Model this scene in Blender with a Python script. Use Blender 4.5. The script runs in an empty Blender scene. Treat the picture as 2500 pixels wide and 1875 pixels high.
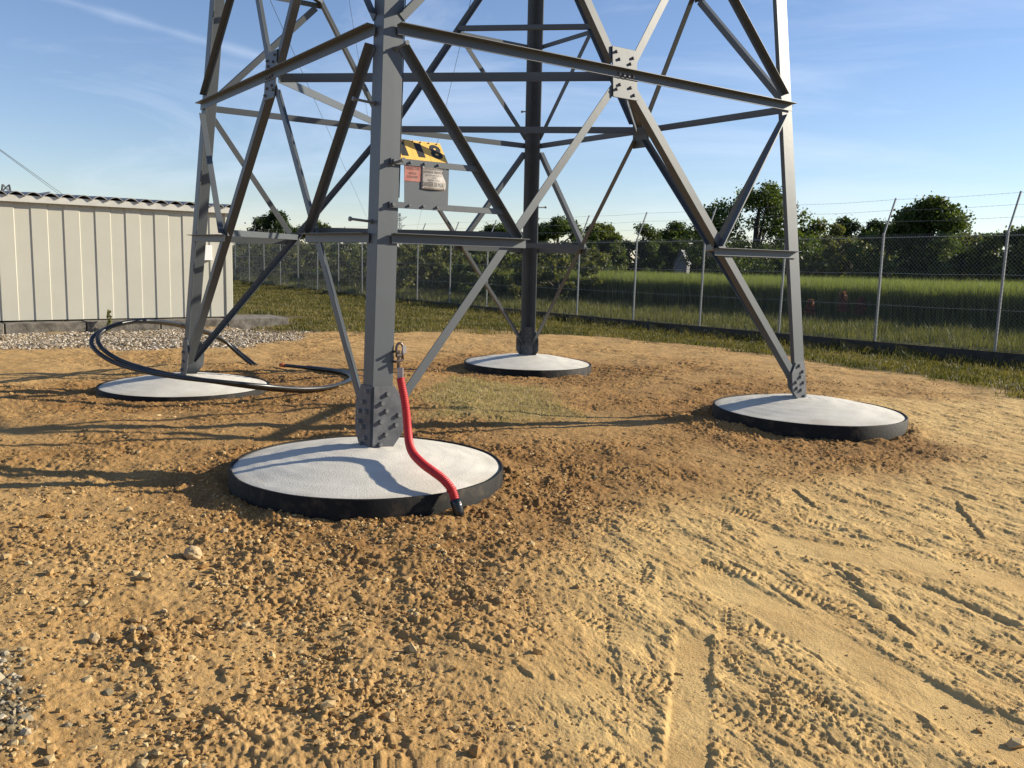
import bpy, math, random
import numpy as np
from mathutils import Vector, Matrix
R_ = math.radians
random.seed(7); RNG = np.random.default_rng(7)
SC = bpy.context.scene; COL = SC.collection

# ------------------------------------------------------------------ camera
cam = bpy.data.cameras.new('camera'); camo = bpy.data.objects.new('camera', cam); COL.objects.link(camo)
cam.sensor_width = 36.0; cam.lens = 30.573; cam.clip_start = 0.05; cam.clip_end = 3000
CAM = np.array([1.9566, -8.9046, 1.62])
_p, _r, _y = R_(8.3038), R_(1.7077), R_(-10.0541)
F = Vector((math.sin(_y)*math.cos(_p), math.cos(_y)*math.cos(_p), -math.sin(_p)))
R0 = Vector((math.cos(_y), -math.sin(_y), 0)); U0 = R0.cross(F)
Rv = math.cos(_r)*R0 + math.sin(_r)*U0; Uv = -math.sin(_r)*R0 + math.cos(_r)*U0
camo.matrix_world = Matrix(((Rv.x, Uv.x, -F.x, CAM[0]), (Rv.y, Uv.y, -F.y, CAM[1]), (Rv.z, Uv.z, -F.z, CAM[2]), (0, 0, 0, 1)))
SC.camera = camo

# ------------------------------------------------------------------ sun, sky, exposure
SUN_EL = R_(23.4); SUN_AZ = math.atan2(0.911, 0.413)           # azimuth clockwise from +Y
SUN = Vector((math.sin(SUN_AZ)*math.cos(SUN_EL), math.cos(SUN_AZ)*math.cos(SUN_EL), math.sin(SUN_EL)))
sl = bpy.data.lights.new('sun', 'SUN'); sl.energy = 5.0; sl.angle = R_(0.53); sl.color = (1.0, 0.91, 0.74)
so = bpy.data.objects.new('sun', sl); COL.objects.link(so); so.rotation_euler = SUN.to_track_quat('Z', 'Y').to_euler()
SC.view_settings.view_transform = 'Standard'; SC.view_settings.look = 'None'
SC.view_settings.exposure = 0.76; SC.view_settings.gamma = 1.0
W = bpy.data.worlds.new('World'); SC.world = W; W.use_nodes = True
def build_world():
    nt = W.node_tree; nt.nodes.clear(); N = nt.nodes.new; L = nt.links.new
    out = N('ShaderNodeOutputWorld'); bg = N('ShaderNodeBackground'); L(bg.outputs[0], out.inputs[0]); bg.inputs[1].default_value = 0.078
    sky = N('ShaderNodeTexSky'); sky.sky_type = 'NISHITA'; sky.sun_disc = False; sky.sun_elevation = SUN_EL; sky.sun_rotation = SUN_AZ
    sky.air_density = 1.0; sky.dust_density = 0.0; sky.ozone_density = 2.2; sky.altitude = 100
    tc = N('ShaderNodeTexCoord')
    # thin cirrus: stretched noise on the sky direction
    mp = N('ShaderNodeMapping'); mp.inputs['Rotation'].default_value = (0.15, -0.25, 0.6); mp.inputs['Scale'].default_value = (1.6, 4.5, 9.0); L(tc.outputs['Generated'], mp.inputs[0])
    n1 = N('ShaderNodeTexNoise'); n1.inputs['Scale'].default_value = 1.3; n1.inputs['Detail'].default_value = 9; n1.inputs['Roughness'].default_value = 0.62; n1.inputs['Distortion'].default_value = 0.6; L(mp.outputs[0], n1.inputs[0])
    mr = N('ShaderNodeMapRange'); mr.inputs[1].default_value = 0.47; mr.inputs[2].default_value = 0.85; mr.inputs[3].default_value = 0.0; mr.inputs[4].default_value = 0.42; L(n1.outputs[0], mr.inputs[0])
    # old contrail: a soft band along one great circle, broken up by noise
    a = Vector((-0.59, 0.77, 0.23)); b = Vector((-0.44, 0.88, 0.20)); nn = a.cross(b).normalized(); mid = (a+b).normalized()
    d = N('ShaderNodeVectorMath'); d.operation = 'DOT_PRODUCT'; d.inputs[1].default_value = nn; L(tc.outputs['Generated'], d.inputs[0])
    ab = N('ShaderNodeMath'); ab.operation = 'ABSOLUTE'; L(d.outputs['Value'], ab.inputs[0])
    n2 = N('ShaderNodeTexNoise'); n2.inputs['Scale'].default_value = 14; n2.inputs['Detail'].default_value = 6; L(tc.outputs['Generated'], n2.inputs[0])
    ad = N('ShaderNodeMath'); ad.operation = 'MULTIPLY_ADD'; L(n2.outputs[0], ad.inputs[0]); ad.inputs[1].default_value = 0.016; L(ab.outputs[0], ad.inputs[2])
    m2 = N('ShaderNodeMapRange'); m2.interpolation_type = 'SMOOTHSTEP'; m2.inputs[1].default_value = 0.004; m2.inputs[2].default_value = 0.016; m2.inputs[3].default_value = 0.24; m2.inputs[4].default_value = 0.0; L(ad.outputs[0], m2.inputs[0])
    d2 = N('ShaderNodeVectorMath'); d2.operation = 'DOT_PRODUCT'; d2.inputs[1].default_value = mid; L(tc.outputs['Generated'], d2.inputs[0])
    m3 = N('ShaderNodeMapRange'); m3.interpolation_type = 'SMOOTHSTEP'; m3.inputs[1].default_value = 0.955; m3.inputs[2].default_value = 0.995; L(d2.outputs['Value'], m3.inputs[0])
    mu = N('ShaderNodeMath'); mu.operation = 'MULTIPLY'; L(m2.outputs[0], mu.inputs[0]); L(m3.outputs[0], mu.inputs[1])
    mx = N('ShaderNodeMath'); mx.operation = 'MAXIMUM'; L(mu.outputs[0], mx.inputs[0]); L(mr.outputs[0], mx.inputs[1])
    tint = N('ShaderNodeMix'); tint.data_type = 'RGBA'; tint.blend_type = 'MULTIPLY'; tint.inputs[0].default_value = 1.0
    L(sky.outputs[0], tint.inputs[6]); tint.inputs[7].default_value = (0.97, 0.97, 1.11, 1)
    mix = N('ShaderNodeMix'); mix.data_type = 'RGBA'; L(mx.outputs[0], mix.inputs[0]); L(tint.outputs[2], mix.inputs[6]); mix.inputs[7].default_value = (7.5, 8.2, 9.6, 1)
    L(mix.outputs[2], bg.inputs[0])
build_world()

# ------------------------------------------------------------------ helpers
def tag(o, label=None, cat=None, group=None, kind=None):
    if label: o['label'] = label
    if cat: o['category'] = cat
    if group: o['group'] = group
    if kind: o['kind'] = kind
    return o
def empty(name, loc=(0, 0, 0)):
    o = bpy.data.objects.new(name, None); o.location = loc; o.empty_display_size = 0.1; COL.objects.link(o); return o
def link(name, me, parent=None, mats=None):
    o = bpy.data.objects.new(name, me); COL.objects.link(o)
    if mats:
        for m in (mats if isinstance(mats, (list, tuple)) else [mats]): me.materials.append(m)
    if parent is not None:
        o.parent = parent
        o.matrix_parent_inverse = Matrix.Translation(-parent.location) if parent.parent is None else Matrix.Identity(4)   # parts carry world coordinates
    return o
def fast_mesh(name, V, Fc, smooth=False):
    """V (n,3), Fc: (m,3) or (m,4) int array"""
    me = bpy.data.meshes.new(name); V = np.asarray(V, np.float32); Fc = np.asarray(Fc, np.int32); m, s = Fc.shape
    me.vertices.add(len(V)); me.vertices.foreach_set('co', V.ravel())
    me.loops.add(m*s); me.loops.foreach_set('vertex_index', Fc.ravel())
    me.polygons.add(m); me.polygons.foreach_set('loop_start', np.arange(0, m*s, s, dtype=np.int32))
    try: me.polygons.foreach_set('loop_total', np.full(m, s, np.int32))
    except Exception: pass
    me.polygons.foreach_set('use_smooth', np.full(m, bool(smooth)))
    me.update(calc_edges=True); return me
def attr(me, name, vals):
    a = me.attributes.new(name, 'FLOAT', 'POINT'); a.data.foreach_set('value', np.asarray(vals, np.float32))
class MB:
    def __init__(s): s.v = []; s.f = []; s.m = []
    def add(s, vs, fs, mi=0):
        k = len(s.v); s.v += [tuple(v) for v in vs]; s.f += [tuple(i+k for i in f) for f in fs]; s.m += [mi]*len(fs); return s
    def prism(s, A, B, mi=0):                      # two equal rings of points
        n = len(A); fs = [tuple(range(n))[::-1], tuple(range(n, 2*n))]+[(i, (i+1) % n, n+(i+1) % n, n+i) for i in range(n)]
        return s.add(list(A)+list(B), fs, mi)
    def box(s, o, x, y, z, mi=0):                  # corner o, edge vectors
        o, x, y, z = map(Vector, (o, x, y, z)); return s.prism([o, o+x, o+x+y, o+y], [o+z, o+x+z, o+x+y+z, o+y+z], mi)
    def tube(s, pts, r, n=8, mi=0, cap=True, radii=None):
        P = [Vector(p) for p in pts]; k = len(s.v); t0 = (P[1]-P[0]).normalized()
        up = Vector((0, 0, 1)) if abs(t0.z) < .9 else Vector((1, 0, 0)); u = t0.cross(up).normalized()
        for i, p in enumerate(P):
            t = (P[min(i+1, len(P)-1)]-P[max(i-1, 0)]).normalized(); u = (u-t*u.dot(t)).normalized(); w = t.cross(u); rr = radii[i] if radii else r
            s.v += [tuple(p+(u*math.cos(2*math.pi*j/n)+w*math.sin(2*math.pi*j/n))*rr) for j in range(n)]
        for i in range(len(P)-1):
            for j in range(n):
                s.f.append((k+i*n+j, k+i*n+(j+1) % n, k+(i+1)*n+(j+1) % n, k+(i+1)*n+j)); s.m.append(mi)
        if cap:
            s.f.append(tuple(k+j for j in range(n))[::-1]); s.f.append(tuple(k+(len(P)-1)*n+j for j in range(n))); s.m += [mi, mi]
        return s
    def build(s, name, mats, parent=None, smooth=False, bevel=0):
        me = bpy.data.meshes.new(name); me.from_pydata(s.v, [], s.f); me.polygons.foreach_set('material_index', s.m)
        if smooth: me.polygons.foreach_set('use_smooth', [True]*len(s.f))
        me.update(); o = link(name, me, parent, mats)
        if bevel:
            b = o.modifiers.new('bevel', 'BEVEL'); b.width = bevel; b.segments = 1; b.limit_method = 'ANGLE'
        return o
def spline(pts, n):
    P = np.array(pts, float); P = np.vstack([2*P[0]-P[1], P, 2*P[-1]-P[-2]]); out = []
    for i in range(1, len(P)-2):
        for t in np.linspace(0, 1, n, endpoint=False):
            a, b, c, d = P[i-1:i+3]; out.append(.5*((2*b)+(c-a)*t+(2*a-5*b+4*c-d)*t*t+(3*b-a-3*c+d)*t**3))
    out.append(P[-2]); return np.array(out)

# ------------------------------------------------------------------ materials
def mat(name, col, rough=0.6, metal=0.0, spec=0.5, var=0.0, vscale=6.0, col2=None, bump=0.0, bscale=40.0, stretch=None, vrange=(0.35, 0.65)):
    m = bpy.data.materials.new(name); m.use_nodes = True; nt = m.node_tree; N = nt.nodes.new; L = nt.links.new
    b = nt.nodes['Principled BSDF']; b.inputs['Roughness'].default_value = rough; b.inputs['Metallic'].default_value = metal; b.inputs['Specular IOR Level'].default_value = spec
    b.inputs['Base Color'].default_value = (*col, 1)
    tc = N('ShaderNodeTexCoord'); src = tc.outputs['Object']
    if stretch:
        mp = N('ShaderNodeMapping'); mp.inputs['Scale'].default_value = stretch; L(src, mp.inputs[0]); src = mp.outputs[0]
    if var or col2:
        n = N('ShaderNodeTexNoise'); n.inputs['Scale'].default_value = vscale; n.inputs['Detail'].default_value = 6; n.inputs['Roughness'].default_value = 0.6; L(src, n.inputs[0])
        r = N('ShaderNodeMapRange'); r.inputs[1].default_value = vrange[0]; r.inputs[2].default_value = vrange[1]; L(n.outputs[0], r.inputs[0])
        mx = N('ShaderNodeMix'); mx.data_type = 'RGBA'; L(r.outputs[0], mx.inputs[0])
        c2 = col2 or tuple(c*(1+var) for c in col); c1 = col if col2 else tuple(c*(1-var) for c in col)
        mx.inputs[6].default_value = (*c1, 1); mx.inputs[7].default_value = (*c2, 1); L(mx.outputs[2], b.inputs['Base Color'])
    if bump:
        n = N('ShaderNodeTexNoise'); n.inputs['Scale'].default_value = bscale; n.inputs['Detail'].default_value = 5; L(src, n.inputs[0])
        bp = N('ShaderNodeBump'); bp.inputs['Strength'].default_value = 1.0; bp.inputs['Distance'].default_value = bump; L(n.outputs[0], bp.inputs['Height']); L(bp.outputs[0], b.inputs['Normal'])
    return m
def leafmat(name, dark, light, trans=0.35, attrname='tint', rough=0.55):
    m = bpy.data.materials.new(name); m.use_nodes = True; nt = m.node_tree; N = nt.nodes.new; L = nt.links.new
    b = nt.nodes['Principled BSDF']; b.inputs['Roughness'].default_value = rough; b.inputs['Specular IOR Level'].default_value = 0.25
    at = N('ShaderNodeAttribute'); at.attribute_name = attrname
    mx = N('ShaderNodeMix'); mx.data_type = 'RGBA'; L(at.outputs['Fac'], mx.inputs[0]); mx.inputs[6].default_value = (*dark, 1); mx.inputs[7].default_value = (*light, 1)
    L(mx.outputs[2], b.inputs['Base Color'])
    tr = N('ShaderNodeBsdfTranslucent'); br = N('ShaderNodeMix'); br.data_type = 'RGBA'; br.blend_type = 'MULTIPLY'; br.inputs[0].default_value = 1; L(mx.outputs[2], br.inputs[6]); br.inputs[7].default_value = (1.5, 1.6, 0.6, 1); L(br.outputs[2], tr.inputs[0])
    ms = N('ShaderNodeMixShader'); ms.inputs[0].default_value = trans; L(b.outputs[0], ms.inputs[1]); L(tr.outputs[0], ms.inputs[2]); L(ms.outputs[0], nt.nodes['Material Output'].inputs[0])
    return m
M = {}
M['paint'] = mat('grey_tower_paint', (0.062, 0.071, 0.078), 0.47, spec=0.65, var=0.07, vscale=2.0, bump=0.0006, bscale=9)
M['paint_old'] = mat('worn_grey_steel', (0.048, 0.052, 0.06), 0.5, col2=(0.105, 0.11, 0.12), vscale=9, bump=0.001, bscale=60)
M['bolt'] = mat('bolt_grey', (0.12, 0.125, 0.128), 0.45)
M['dome'] = mat('rendered_concrete', (0.56, 0.53, 0.465), 0.9, spec=.3, var=0.08, vscale=5, bump=0.0035, bscale=110)
def dome_dirt():
    nt = M['dome'].node_tree; b = nt.nodes['Principled BSDF']; src = b.inputs['Base Color'].links[0].from_socket; mx = nt.nodes.new('ShaderNodeMix'); mx.data_type = 'RGBA'; at = nt.nodes.new('ShaderNodeAttribute'); at.attribute_name = 'dirt'
    n = nt.nodes.new('ShaderNodeTexNoise'); n.inputs['Scale'].default_value = 14; n.inputs['Detail'].default_value = 8; mu = nt.nodes.new('ShaderNodeMath'); mu.operation = 'MULTIPLY'; nt.links.new(at.outputs['Fac'], mu.inputs[0]); nt.links.new(n.outputs[0], mu.inputs[1])
    nt.links.new(mu.outputs[0], mx.inputs[0]); nt.links.new(src, mx.inputs[6]); mx.inputs[7].default_value = (.36, .30, .21, 1); nt.links.new(mx.outputs[2], b.inputs['Base Color'])
dome_dirt()
M['ring'] = mat('bitumen_black', (0.007, 0.0062, 0.0052), 0.7, spec=.25, col2=(0.075, 0.052, 0.03), vscale=9, bump=0.002, bscale=30, vrange=(0.52, 0.82))
M['cream'] = mat('cream_cladding', (0.47, 0.45, 0.375), 0.45, var=0.035, vscale=1.2)
M['fascia'] = mat('white_fascia', (0.50, 0.485, 0.44), 0.5, var=0.08, vscale=3)
M['roof'] = mat('grey_fibre_roof', (0.20, 0.20, 0.20), 0.8, col2=(0.40, 0.39, 0.37), vscale=7, bump=0.004, bscale=40)
M['concrete'] = mat('old_concrete', (0.07, 0.06, 0.048), 0.9, col2=(0.19, 0.17, 0.14), vscale=5, bump=0.01, bscale=18)
M['galv'] = mat('galvanised_steel', (0.20, 0.205, 0.205), 0.45, metal=0.3, var=0.12, vscale=12)
M['wire'] = mat('galvanised_wire', (0.27, 0.275, 0.265), 0.5, metal=0.3)
M['board'] = mat('dark_board', (0.028, 0.026, 0.022), 0.9, col2=(0.055, 0.05, 0.04), vscale=4, bump=0.006, bscale=20)
M['cable'] = mat('black_cable', (0.018, 0.019, 0.019), 0.33, var=0.25, vscale=20)
M['orange'] = mat('orange_cap', (0.55, 0.11, 0.03), 0.5)
M['red'] = mat('red_conduit', (0.42, 0.012, 0.014), 0.5, var=0.08, vscale=10)
M['tape'] = mat('black_tape', (0.012, 0.012, 0.013), 0.25, bump=0.004, bscale=60)
M['steel'] = mat('steel_clamp', (0.17, 0.14, 0.12), 0.38, metal=0.7, col2=(0.10, 0.07, 0.055), vscale=30)
M['lug'] = mat('tin_lug', (0.36, 0.33, 0.33), 0.45, metal=0.4)
M['yellow'] = mat('yellow_plate', (0.78, 0.47, 0.11), 0.45, var=0.04, vscale=8)
M['black'] = mat('black_lettering', (0.022, 0.022, 0.023), 0.5)
M['signgrey'] = mat('aged_enamel', (0.24, 0.205, 0.175), 0.5, col2=(0.38, 0.345, 0.31), vscale=14)
M['signred'] = mat('faded_red_enamel', (0.34, 0.055, 0.04), 0.5, col2=(0.38, 0.16, 0.12), vscale=12)
M['bark'] = mat('bark', (0.05, 0.042, 0.032), 0.9, var=0.3, vscale=8)
M['white'] = mat('white_plastic', (0.75, 0.74, 0.72), 0.5)
M['line'] = mat('line_wire', (0.05, 0.05, 0.055), 0.6)
M['farsteel'] = mat('far_steel', (0.10, 0.11, 0.12), 0.6)
M['slate'] = mat('grey_boards', (0.15, 0.145, 0.15), 0.8, var=0.15, vscale=3)
M['stone'] = mat('pale_stone', (0.40, 0.29, 0.155), 0.9, var=0.2, vscale=20, bump=0.004, bscale=60)
M['clodm'] = mat('earth_lump', (0.29, 0.19, 0.09), 0.95, var=0.25, vscale=25, bump=0.008, bscale=50)

# ------------------------------------------------------------------ noise
_perm = RNG.permutation(4096)
def _hash(ix, iy): return _perm[(_perm[ix & 4095]+iy) & 4095]
_g = RNG.random(4096)*2*np.pi; _gx, _gy = np.cos(_g), np.sin(_g)
def perlin(x, y):
    x0 = np.floor(x).astype(np.int64); y0 = np.floor(y).astype(np.int64); fx = x-x0; fy = y-y0
    u = fx*fx*fx*(fx*(fx*6-15)+10); v = fy*fy*fy*(fy*(fy*6-15)+10)
    def g(i, j):
        h = _hash(x0+i, y0+j); return _gx[h]*(fx-i)+_gy[h]*(fy-j)
    a = g(0, 0); b = g(1, 0); c = g(0, 1); d = g(1, 1)
    return (a+(b-a)*u)*(1-v)+(c+(d-c)*u)*v
def fbm(x, y, s, n=4, g=0.5):
    o = 0; a = 1
    for i in range(n): o = o+a*perlin(x/s+17.3*i, y/s-9.1*i); s = s/2; a *= g
    return o
def lumps(x, y, s, seed=0):
    """rounded crumbs: one dome per jittered cell"""
    x = x/s; y = y/s; x0 = np.floor(x).astype(np.int64); y0 = np.floor(y).astype(np.int64); o = np.zeros_like(x)
    for i in (-1, 0, 1):
        for j in (-1, 0, 1):
            h = _hash(x0+i+seed*131, y0+j); jx = _g[h]/(2*np.pi); jy = _g[(h*7+3) & 4095]/(2*np.pi); rr = .18+.5*_g[(h*13+5) & 4095]/(2*np.pi)
            d2 = (x-(x0+i+jx))**2+(y-(y0+j+jy))**2; o = np.maximum(o, np.sqrt(np.maximum(0, rr*rr-d2)))
    return o
def sstep(a, b, x):
    t = np.clip((x-a)/(b-a), 0, 1); return t*t*(3-2*t)
def polydist(x, y, P):
    """signed distance, negative inside"""
    P = np.array(P, float); d = np.full(x.shape, 1e9); ins = np.zeros(x.shape, bool)
    for i in range(len(P)):
        a = P[i]; b = P[(i+1) % len(P)]; e = b-a; wx = x-a[0]; wy = y-a[1]
        t = np.clip((wx*e[0]+wy*e[1])/(e@e), 0, 1); d = np.minimum(d, (wx-e[0]*t)**2+(wy-e[1]*t)**2)
        c = ((a[1] <= y) & (b[1] > y)) | ((b[1] <= y) & (a[1] > y))
        with np.errstate(divide='ignore', invalid='ignore'):
            xi = a[0]+(y-a[1])/(e[1] if abs(e[1]) > 1e-9 else 1e-9)*e[0]
        ins ^= c & (x < xi)
    d = np.sqrt(d); return np.where(ins, -d, d)

# ------------------------------------------------------------------ layout constants
FP = np.array([8.063, 8.843]); FD = np.array([-1.770, 1.731]); FS = 2.4754; FN = np.array([0.699, 0.715])   # fence line, spacing vector, outward normal
PADS = {'A': (0.0, -3.364, .193), 'B': (-3.364, 0.0, .083), 'C': (0.0, 3.364, .124), 'D': (3.364, 0.0, .210)}
PADR = 0.9147
DIRT = [(-6.2, 8.3), (-5.4, 7.9), (-2.7, 9.5), (.8, 9.8), (3.3, 7.9), (4.9, 4.9), (6.4, 2.6), (9, -2), (14, -20), (-40, -30), (-40, -8), (-14, 1), (-8.5, 9.6)]
PALE = [(1.83, -6.34), (1.82, -5.47), (1.58, -4.72), (1.96, -3.85), (2.84, -2.75), (3.76, -2.08), (4.97, -1.08), (9, -1.0), (8, -9), (3.17, -9)]
PALE2 = [(4.3, .2), (4.09, 1.29), (6.3, 3.1), (8, 1), (5.2, -1.0), (4.6, -.38)]
DRY = [(-0.71, 0.17), (-0.62, 1.97), (0.45, 0.96), (1.04, -0.38), (0.57, -1.16), (-0.3, -1.22)]
WGRAV = [(-14, 3.2), (-11.3, 6.0), (-7.0, 9.9), (-5.6, 8.2), (-4.9, 6.4), (-5.4, 4.6), (-6.6, 3.6), (-8.3, 3.0), (-12, -1)]
GGRAV = [(-0.9, -6.12), (-0.45, -6.2), (-0.26, -6.27), (-.08, -6.44), (.02, -6.64), (-.06, -6.8), (-.9, -6.9)]
LEDGES = [(2.88, -2.7, 2.97, -3.11, .03), (3.97, -2.6, 3.89, -3.44, .035), (2.53, -3.52, 4.02, -3.7, .02), (2.34, -4.3, 2.67, -4.85, .022), (2.58, -5.25, 2.66, -5.4, .02), (2.82, -5.44, 2.96, -5.87, .014),
    (1.93, -6.04, 2.05, -6.11, .02), (2.95, -5.43, 2.99, -5.62, .012), (1.43, -5.74, 1.54, -5.83, .03), (2.9, -4.19, 2.99, -4.5, .035), (3.28, -4.36, 3.62, -4.79, .022), (2.89, -4.3, 3.1, -5.02, .026),
    (-0.23, -4.82, -0.01, -4.94, .035), (0.08, -5.05, 0.12, -4.87, .05), (0.28, -4.68, 0.57, -4.81, .03), (0.63, -4.8, 0.88, -4.84, .03), (1.08, -4.76, 1.28, -4.82, .02), (0.91, -5.59, 1.05, -5.62, .03),
    (1.07, -5.56, 1.38, -5.72, .03), (0.57, -5.23, 0.7, -5.34, .025), (2.1, -5.8, 2.12, -6.0, .012), (0.35, -6.02, 0.42, -6.12, .035), (0.0, -6.0, .25, -6.25, .025), (.45, -6.3, .8, -6.5, .02)]
FEET = [(3.01, -3.97), (3.13, -3.96), (1.77, -5.31), (1.47, -5.41), (2.0, -5.74), (2.52, -5.68), (2.61, -5.77), (2.41, -5.78), (2.26, -4.46), (2.39, -4.48), (1.91, -3.87), (1.39, -5.16), (1.9, -4.63), (2.74, -6.02),
    (2.46, -5.92), (1.86, -6.3), (2.54, -5.49), (2.29, -5.1), (1.79, -4.93), (3.42, -5.11), (2.45, -5.18), (2.84, -4.8), (.75, -5.85), (.55, -5.6), (.95, -6.1), (.3, -5.45), (3.3, -3.3), (3.6, -4.0), (4.1, -4.4)]
# short scrapes and ridges left by the machine tracks
for _ in range(120):
    x = RNG.uniform(.6, 6.5); y = RNG.uniform(-6.6, -1.8); a = R_(-62+RNG.normal(0, 14)); l = RNG.uniform(.06, .55)
    LEDGES.append((x, y, x+math.cos(a)*l, y+math.sin(a)*l, RNG.uniform(.003, .012)))
for _ in range(70):
    x = RNG.uniform(-3, 6.5); y = RNG.uniform(2.5, 9); a = R_(-12+RNG.normal(0, 14)); l = RNG.uniform(.2, .9)
    LEDGES.append((x, y, x+math.cos(a)*l, y+math.sin(a)*l, RNG.uniform(.01, .03)))
for _ in range(50):
    FEET.append((RNG.uniform(1.2, 5.5), RNG.uniform(-6.5, -2.2)))

def masks(x, y):
    nz = fbm(x, y, 1.6, 4)
    m = {}
    e = 0.35
    m['grass'] = sstep(-.35, .45, polydist(x, y, DIRT)+nz*.9)
    p = np.minimum(polydist(x, y, PALE), polydist(x, y, PALE2))
    m['pale'] = sstep(.45, -.35, p+nz*.55)
    m['dry'] = sstep(.25, -.25, polydist(x, y, DRY)+nz*.45)
    m['wgrav'] = sstep(.5, -.5, polydist(x, y, WGRAV)+nz*1.1)*(1-m['grass'])
    m['ggrav'] = sstep(.05, -.06, polydist(x, y, GGRAV)+fbm(x, y, .25, 3)*.12)
    dl = np.full(x.shape, 1e9)
    for k, (px, py, pz) in PADS.items(): dl = np.minimum(dl, np.hypot(x-px, y-py)-PADR)
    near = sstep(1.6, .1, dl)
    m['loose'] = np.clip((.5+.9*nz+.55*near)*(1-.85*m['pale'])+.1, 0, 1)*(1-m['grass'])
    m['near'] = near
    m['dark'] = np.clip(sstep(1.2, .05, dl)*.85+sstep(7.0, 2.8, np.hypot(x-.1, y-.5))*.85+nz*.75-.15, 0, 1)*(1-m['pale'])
    return m
def base_z(x, y):
    k = ((x-FP[0])*FD[0]+(y-FP[1])*FD[1])/FS**2
    kc = np.clip(k, -1.2, 18); z = .10-.0439*np.maximum(kc, -.0)+.00134*np.maximum(kc, 0)**2
    z = z*sstep(-3.6, -.6, k); o = (x-FP[0])*FN[0]+(y-FP[1])*FN[1]
    return z-(.23-.009*np.clip(k, 0, 14))*sstep(-5.5, -.6, o)*(o < -.02)
def height(x, y, fine=True):
    z = base_z(x, y)
    m = masks(x, y)
    gz = {'A': .085, 'B': .015, 'C': .022, 'D': .09}
    for k, (px, py, pz) in PADS.items():
        d = np.hypot(x-px, y-py); z = z+(gz[k]-base_z(np.array([px]), np.array([py]))[0])*sstep(2.2, .9, d)
    if not fine: return z, m
    loose = m['loose']; g = m['grass']
    amp = (1-.6*g)
    z = z+.035*fbm(x, y, 1.1, 3)*amp*(1-.4*m['pale'])
    # machine levelled streaks
    xr = x*.95-y*.31; yr = x*.31+y*.95
    z = z+.012*fbm(xr*.25, yr, .22, 3)*(1-g)
    lo = loose*(1-m['wgrav'])
    z = z+lo*(.020*fbm(x, y, .22, 5, .55)+.006*perlin(x/.03, y/.03))
    cr = np.maximum(0, perlin(x/.034, y/.034)-.05)*1.2+np.maximum(0, perlin(x/.02+7, y/.02)-.1)*.7+np.maximum(0, perlin(x/.012, y/.012+3)-.1)*.4
    pat = sstep(-.05, .45, fbm(x, y, .5, 3)+.28*loose)
    z = z+pat*lo*(.010*lumps(x, y, .05, 1)+.008*lumps(x, y, .026, 2)+.022*cr+.024*lumps(x, y, .11, 3)*sstep(.1, .5, fbm(x+9, y, .8, 2)))
    z = z+(1-g)*(.0045*fbm(x, y, .05, 4, .6))*(.6+loose)
    # compacted crust with broken flakes
    ux = x*math.cos(R_(-55))+y*math.sin(R_(-55)); uy = -x*math.sin(R_(-55))+y*math.cos(R_(-55))                  # along / across the machine tracks
    f1 = fbm(ux*.33, uy, .16, 5, .6); f2 = fbm(ux*.5+3, uy+5, .09, 4, .6)
    z = z+m['pale']*(.0042*sstep(.06, .07, f1)+.004*sstep(.26, .27, f1)+.0032*sstep(.16, .17, f2)-.003*sstep(-.22, -.23, f1))
    tr_ = np.exp(-(((uy*1.0+.35*np.sin(ux*.5)) % .62-.31)/.10)**2); z = z-m['pale']*.004*tr_*(.5+fbm(ux*.3, uy, .5, 2))
    crumb = sstep(.08, .32, fbm(ux*.5+31, uy, .42, 4)); z = z+np.maximum(m['pale']*.45, .6*(1-g)*(1-m['pale']))*crumb*(.020*cr+.005*lumps(x, y, .03, 5))
    z = z+.012*lumps(x, y, .02, 4)*m['wgrav']-.09*np.exp(-(((x+7.30)/.75)**2+((y-9.75)/.75)**2))-.075*m['wgrav']*sstep(3.2, 1.2, np.abs((x+7.82)*.756-(y-9.44)*.655-.4))
    for (x0, y0, x1, y1, h) in LEDGES:
        L = math.hypot(x1-x0, y1-y0); tx, ty = (x1-x0)/L, (y1-y0)/L
        if ty > 0: x0, y0, x1, y1 = x1, y1, x0, y0; tx, ty = -tx, -ty
        lim = .5+L; sel = (np.abs(x-x0) < lim) & (np.abs(y-y0) < lim)
        if not sel.any(): continue
        xs = x[sel]; ys = y[sel]; t = (xs-x0)*tx+(ys-y0)*ty; s = (xs-x0)*ty-(ys-y0)*tx     # s>0: to the left, looking along the edge
        s = -s+.026*perlin(t/.16+x0*7, s/.2)+.010*perlin(t/.035, s*0+x0)+.005*perlin(t/.014, s*0+y0)
        w = sstep(-.03, .05, t)*sstep(L+.03, L-.05, t)
        h = h*(.55+.9*np.clip(.5+perlin(t/.11+x0*3, s*0+y0), 0, 1.2)); z[sel] += w*h*.40*(.8*sstep(-.005, .005, s)*np.exp(-np.maximum(s, 0)/.09)-.35*sstep(.004, -.006, s)*np.exp(np.minimum(s, 0)/.05))
    for i, (fx, fy) in enumerate(FEET):
        sel = (np.abs(x-fx) < .25) & (np.abs(y-fy) < .25)
        if not sel.any(): continue
        a = R_(-60+37*math.sin(i*5.1)); c, s_ = math.cos(a), math.sin(a); xs = (x[sel]-fx)*c+(y[sel]-fy)*s_; ys = -(x[sel]-fx)*s_+(y[sel]-fy)*c
        w = sstep(1.1, .9, (xs/.135)**4+(ys/(.048+.008*np.cos(xs*20)))**2)
        z[sel] += w*(-.006+.007*(np.sin(xs*2*np.pi/.036+.8*np.sign(ys)) > .1)*(np.abs(ys) > .006))
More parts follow.
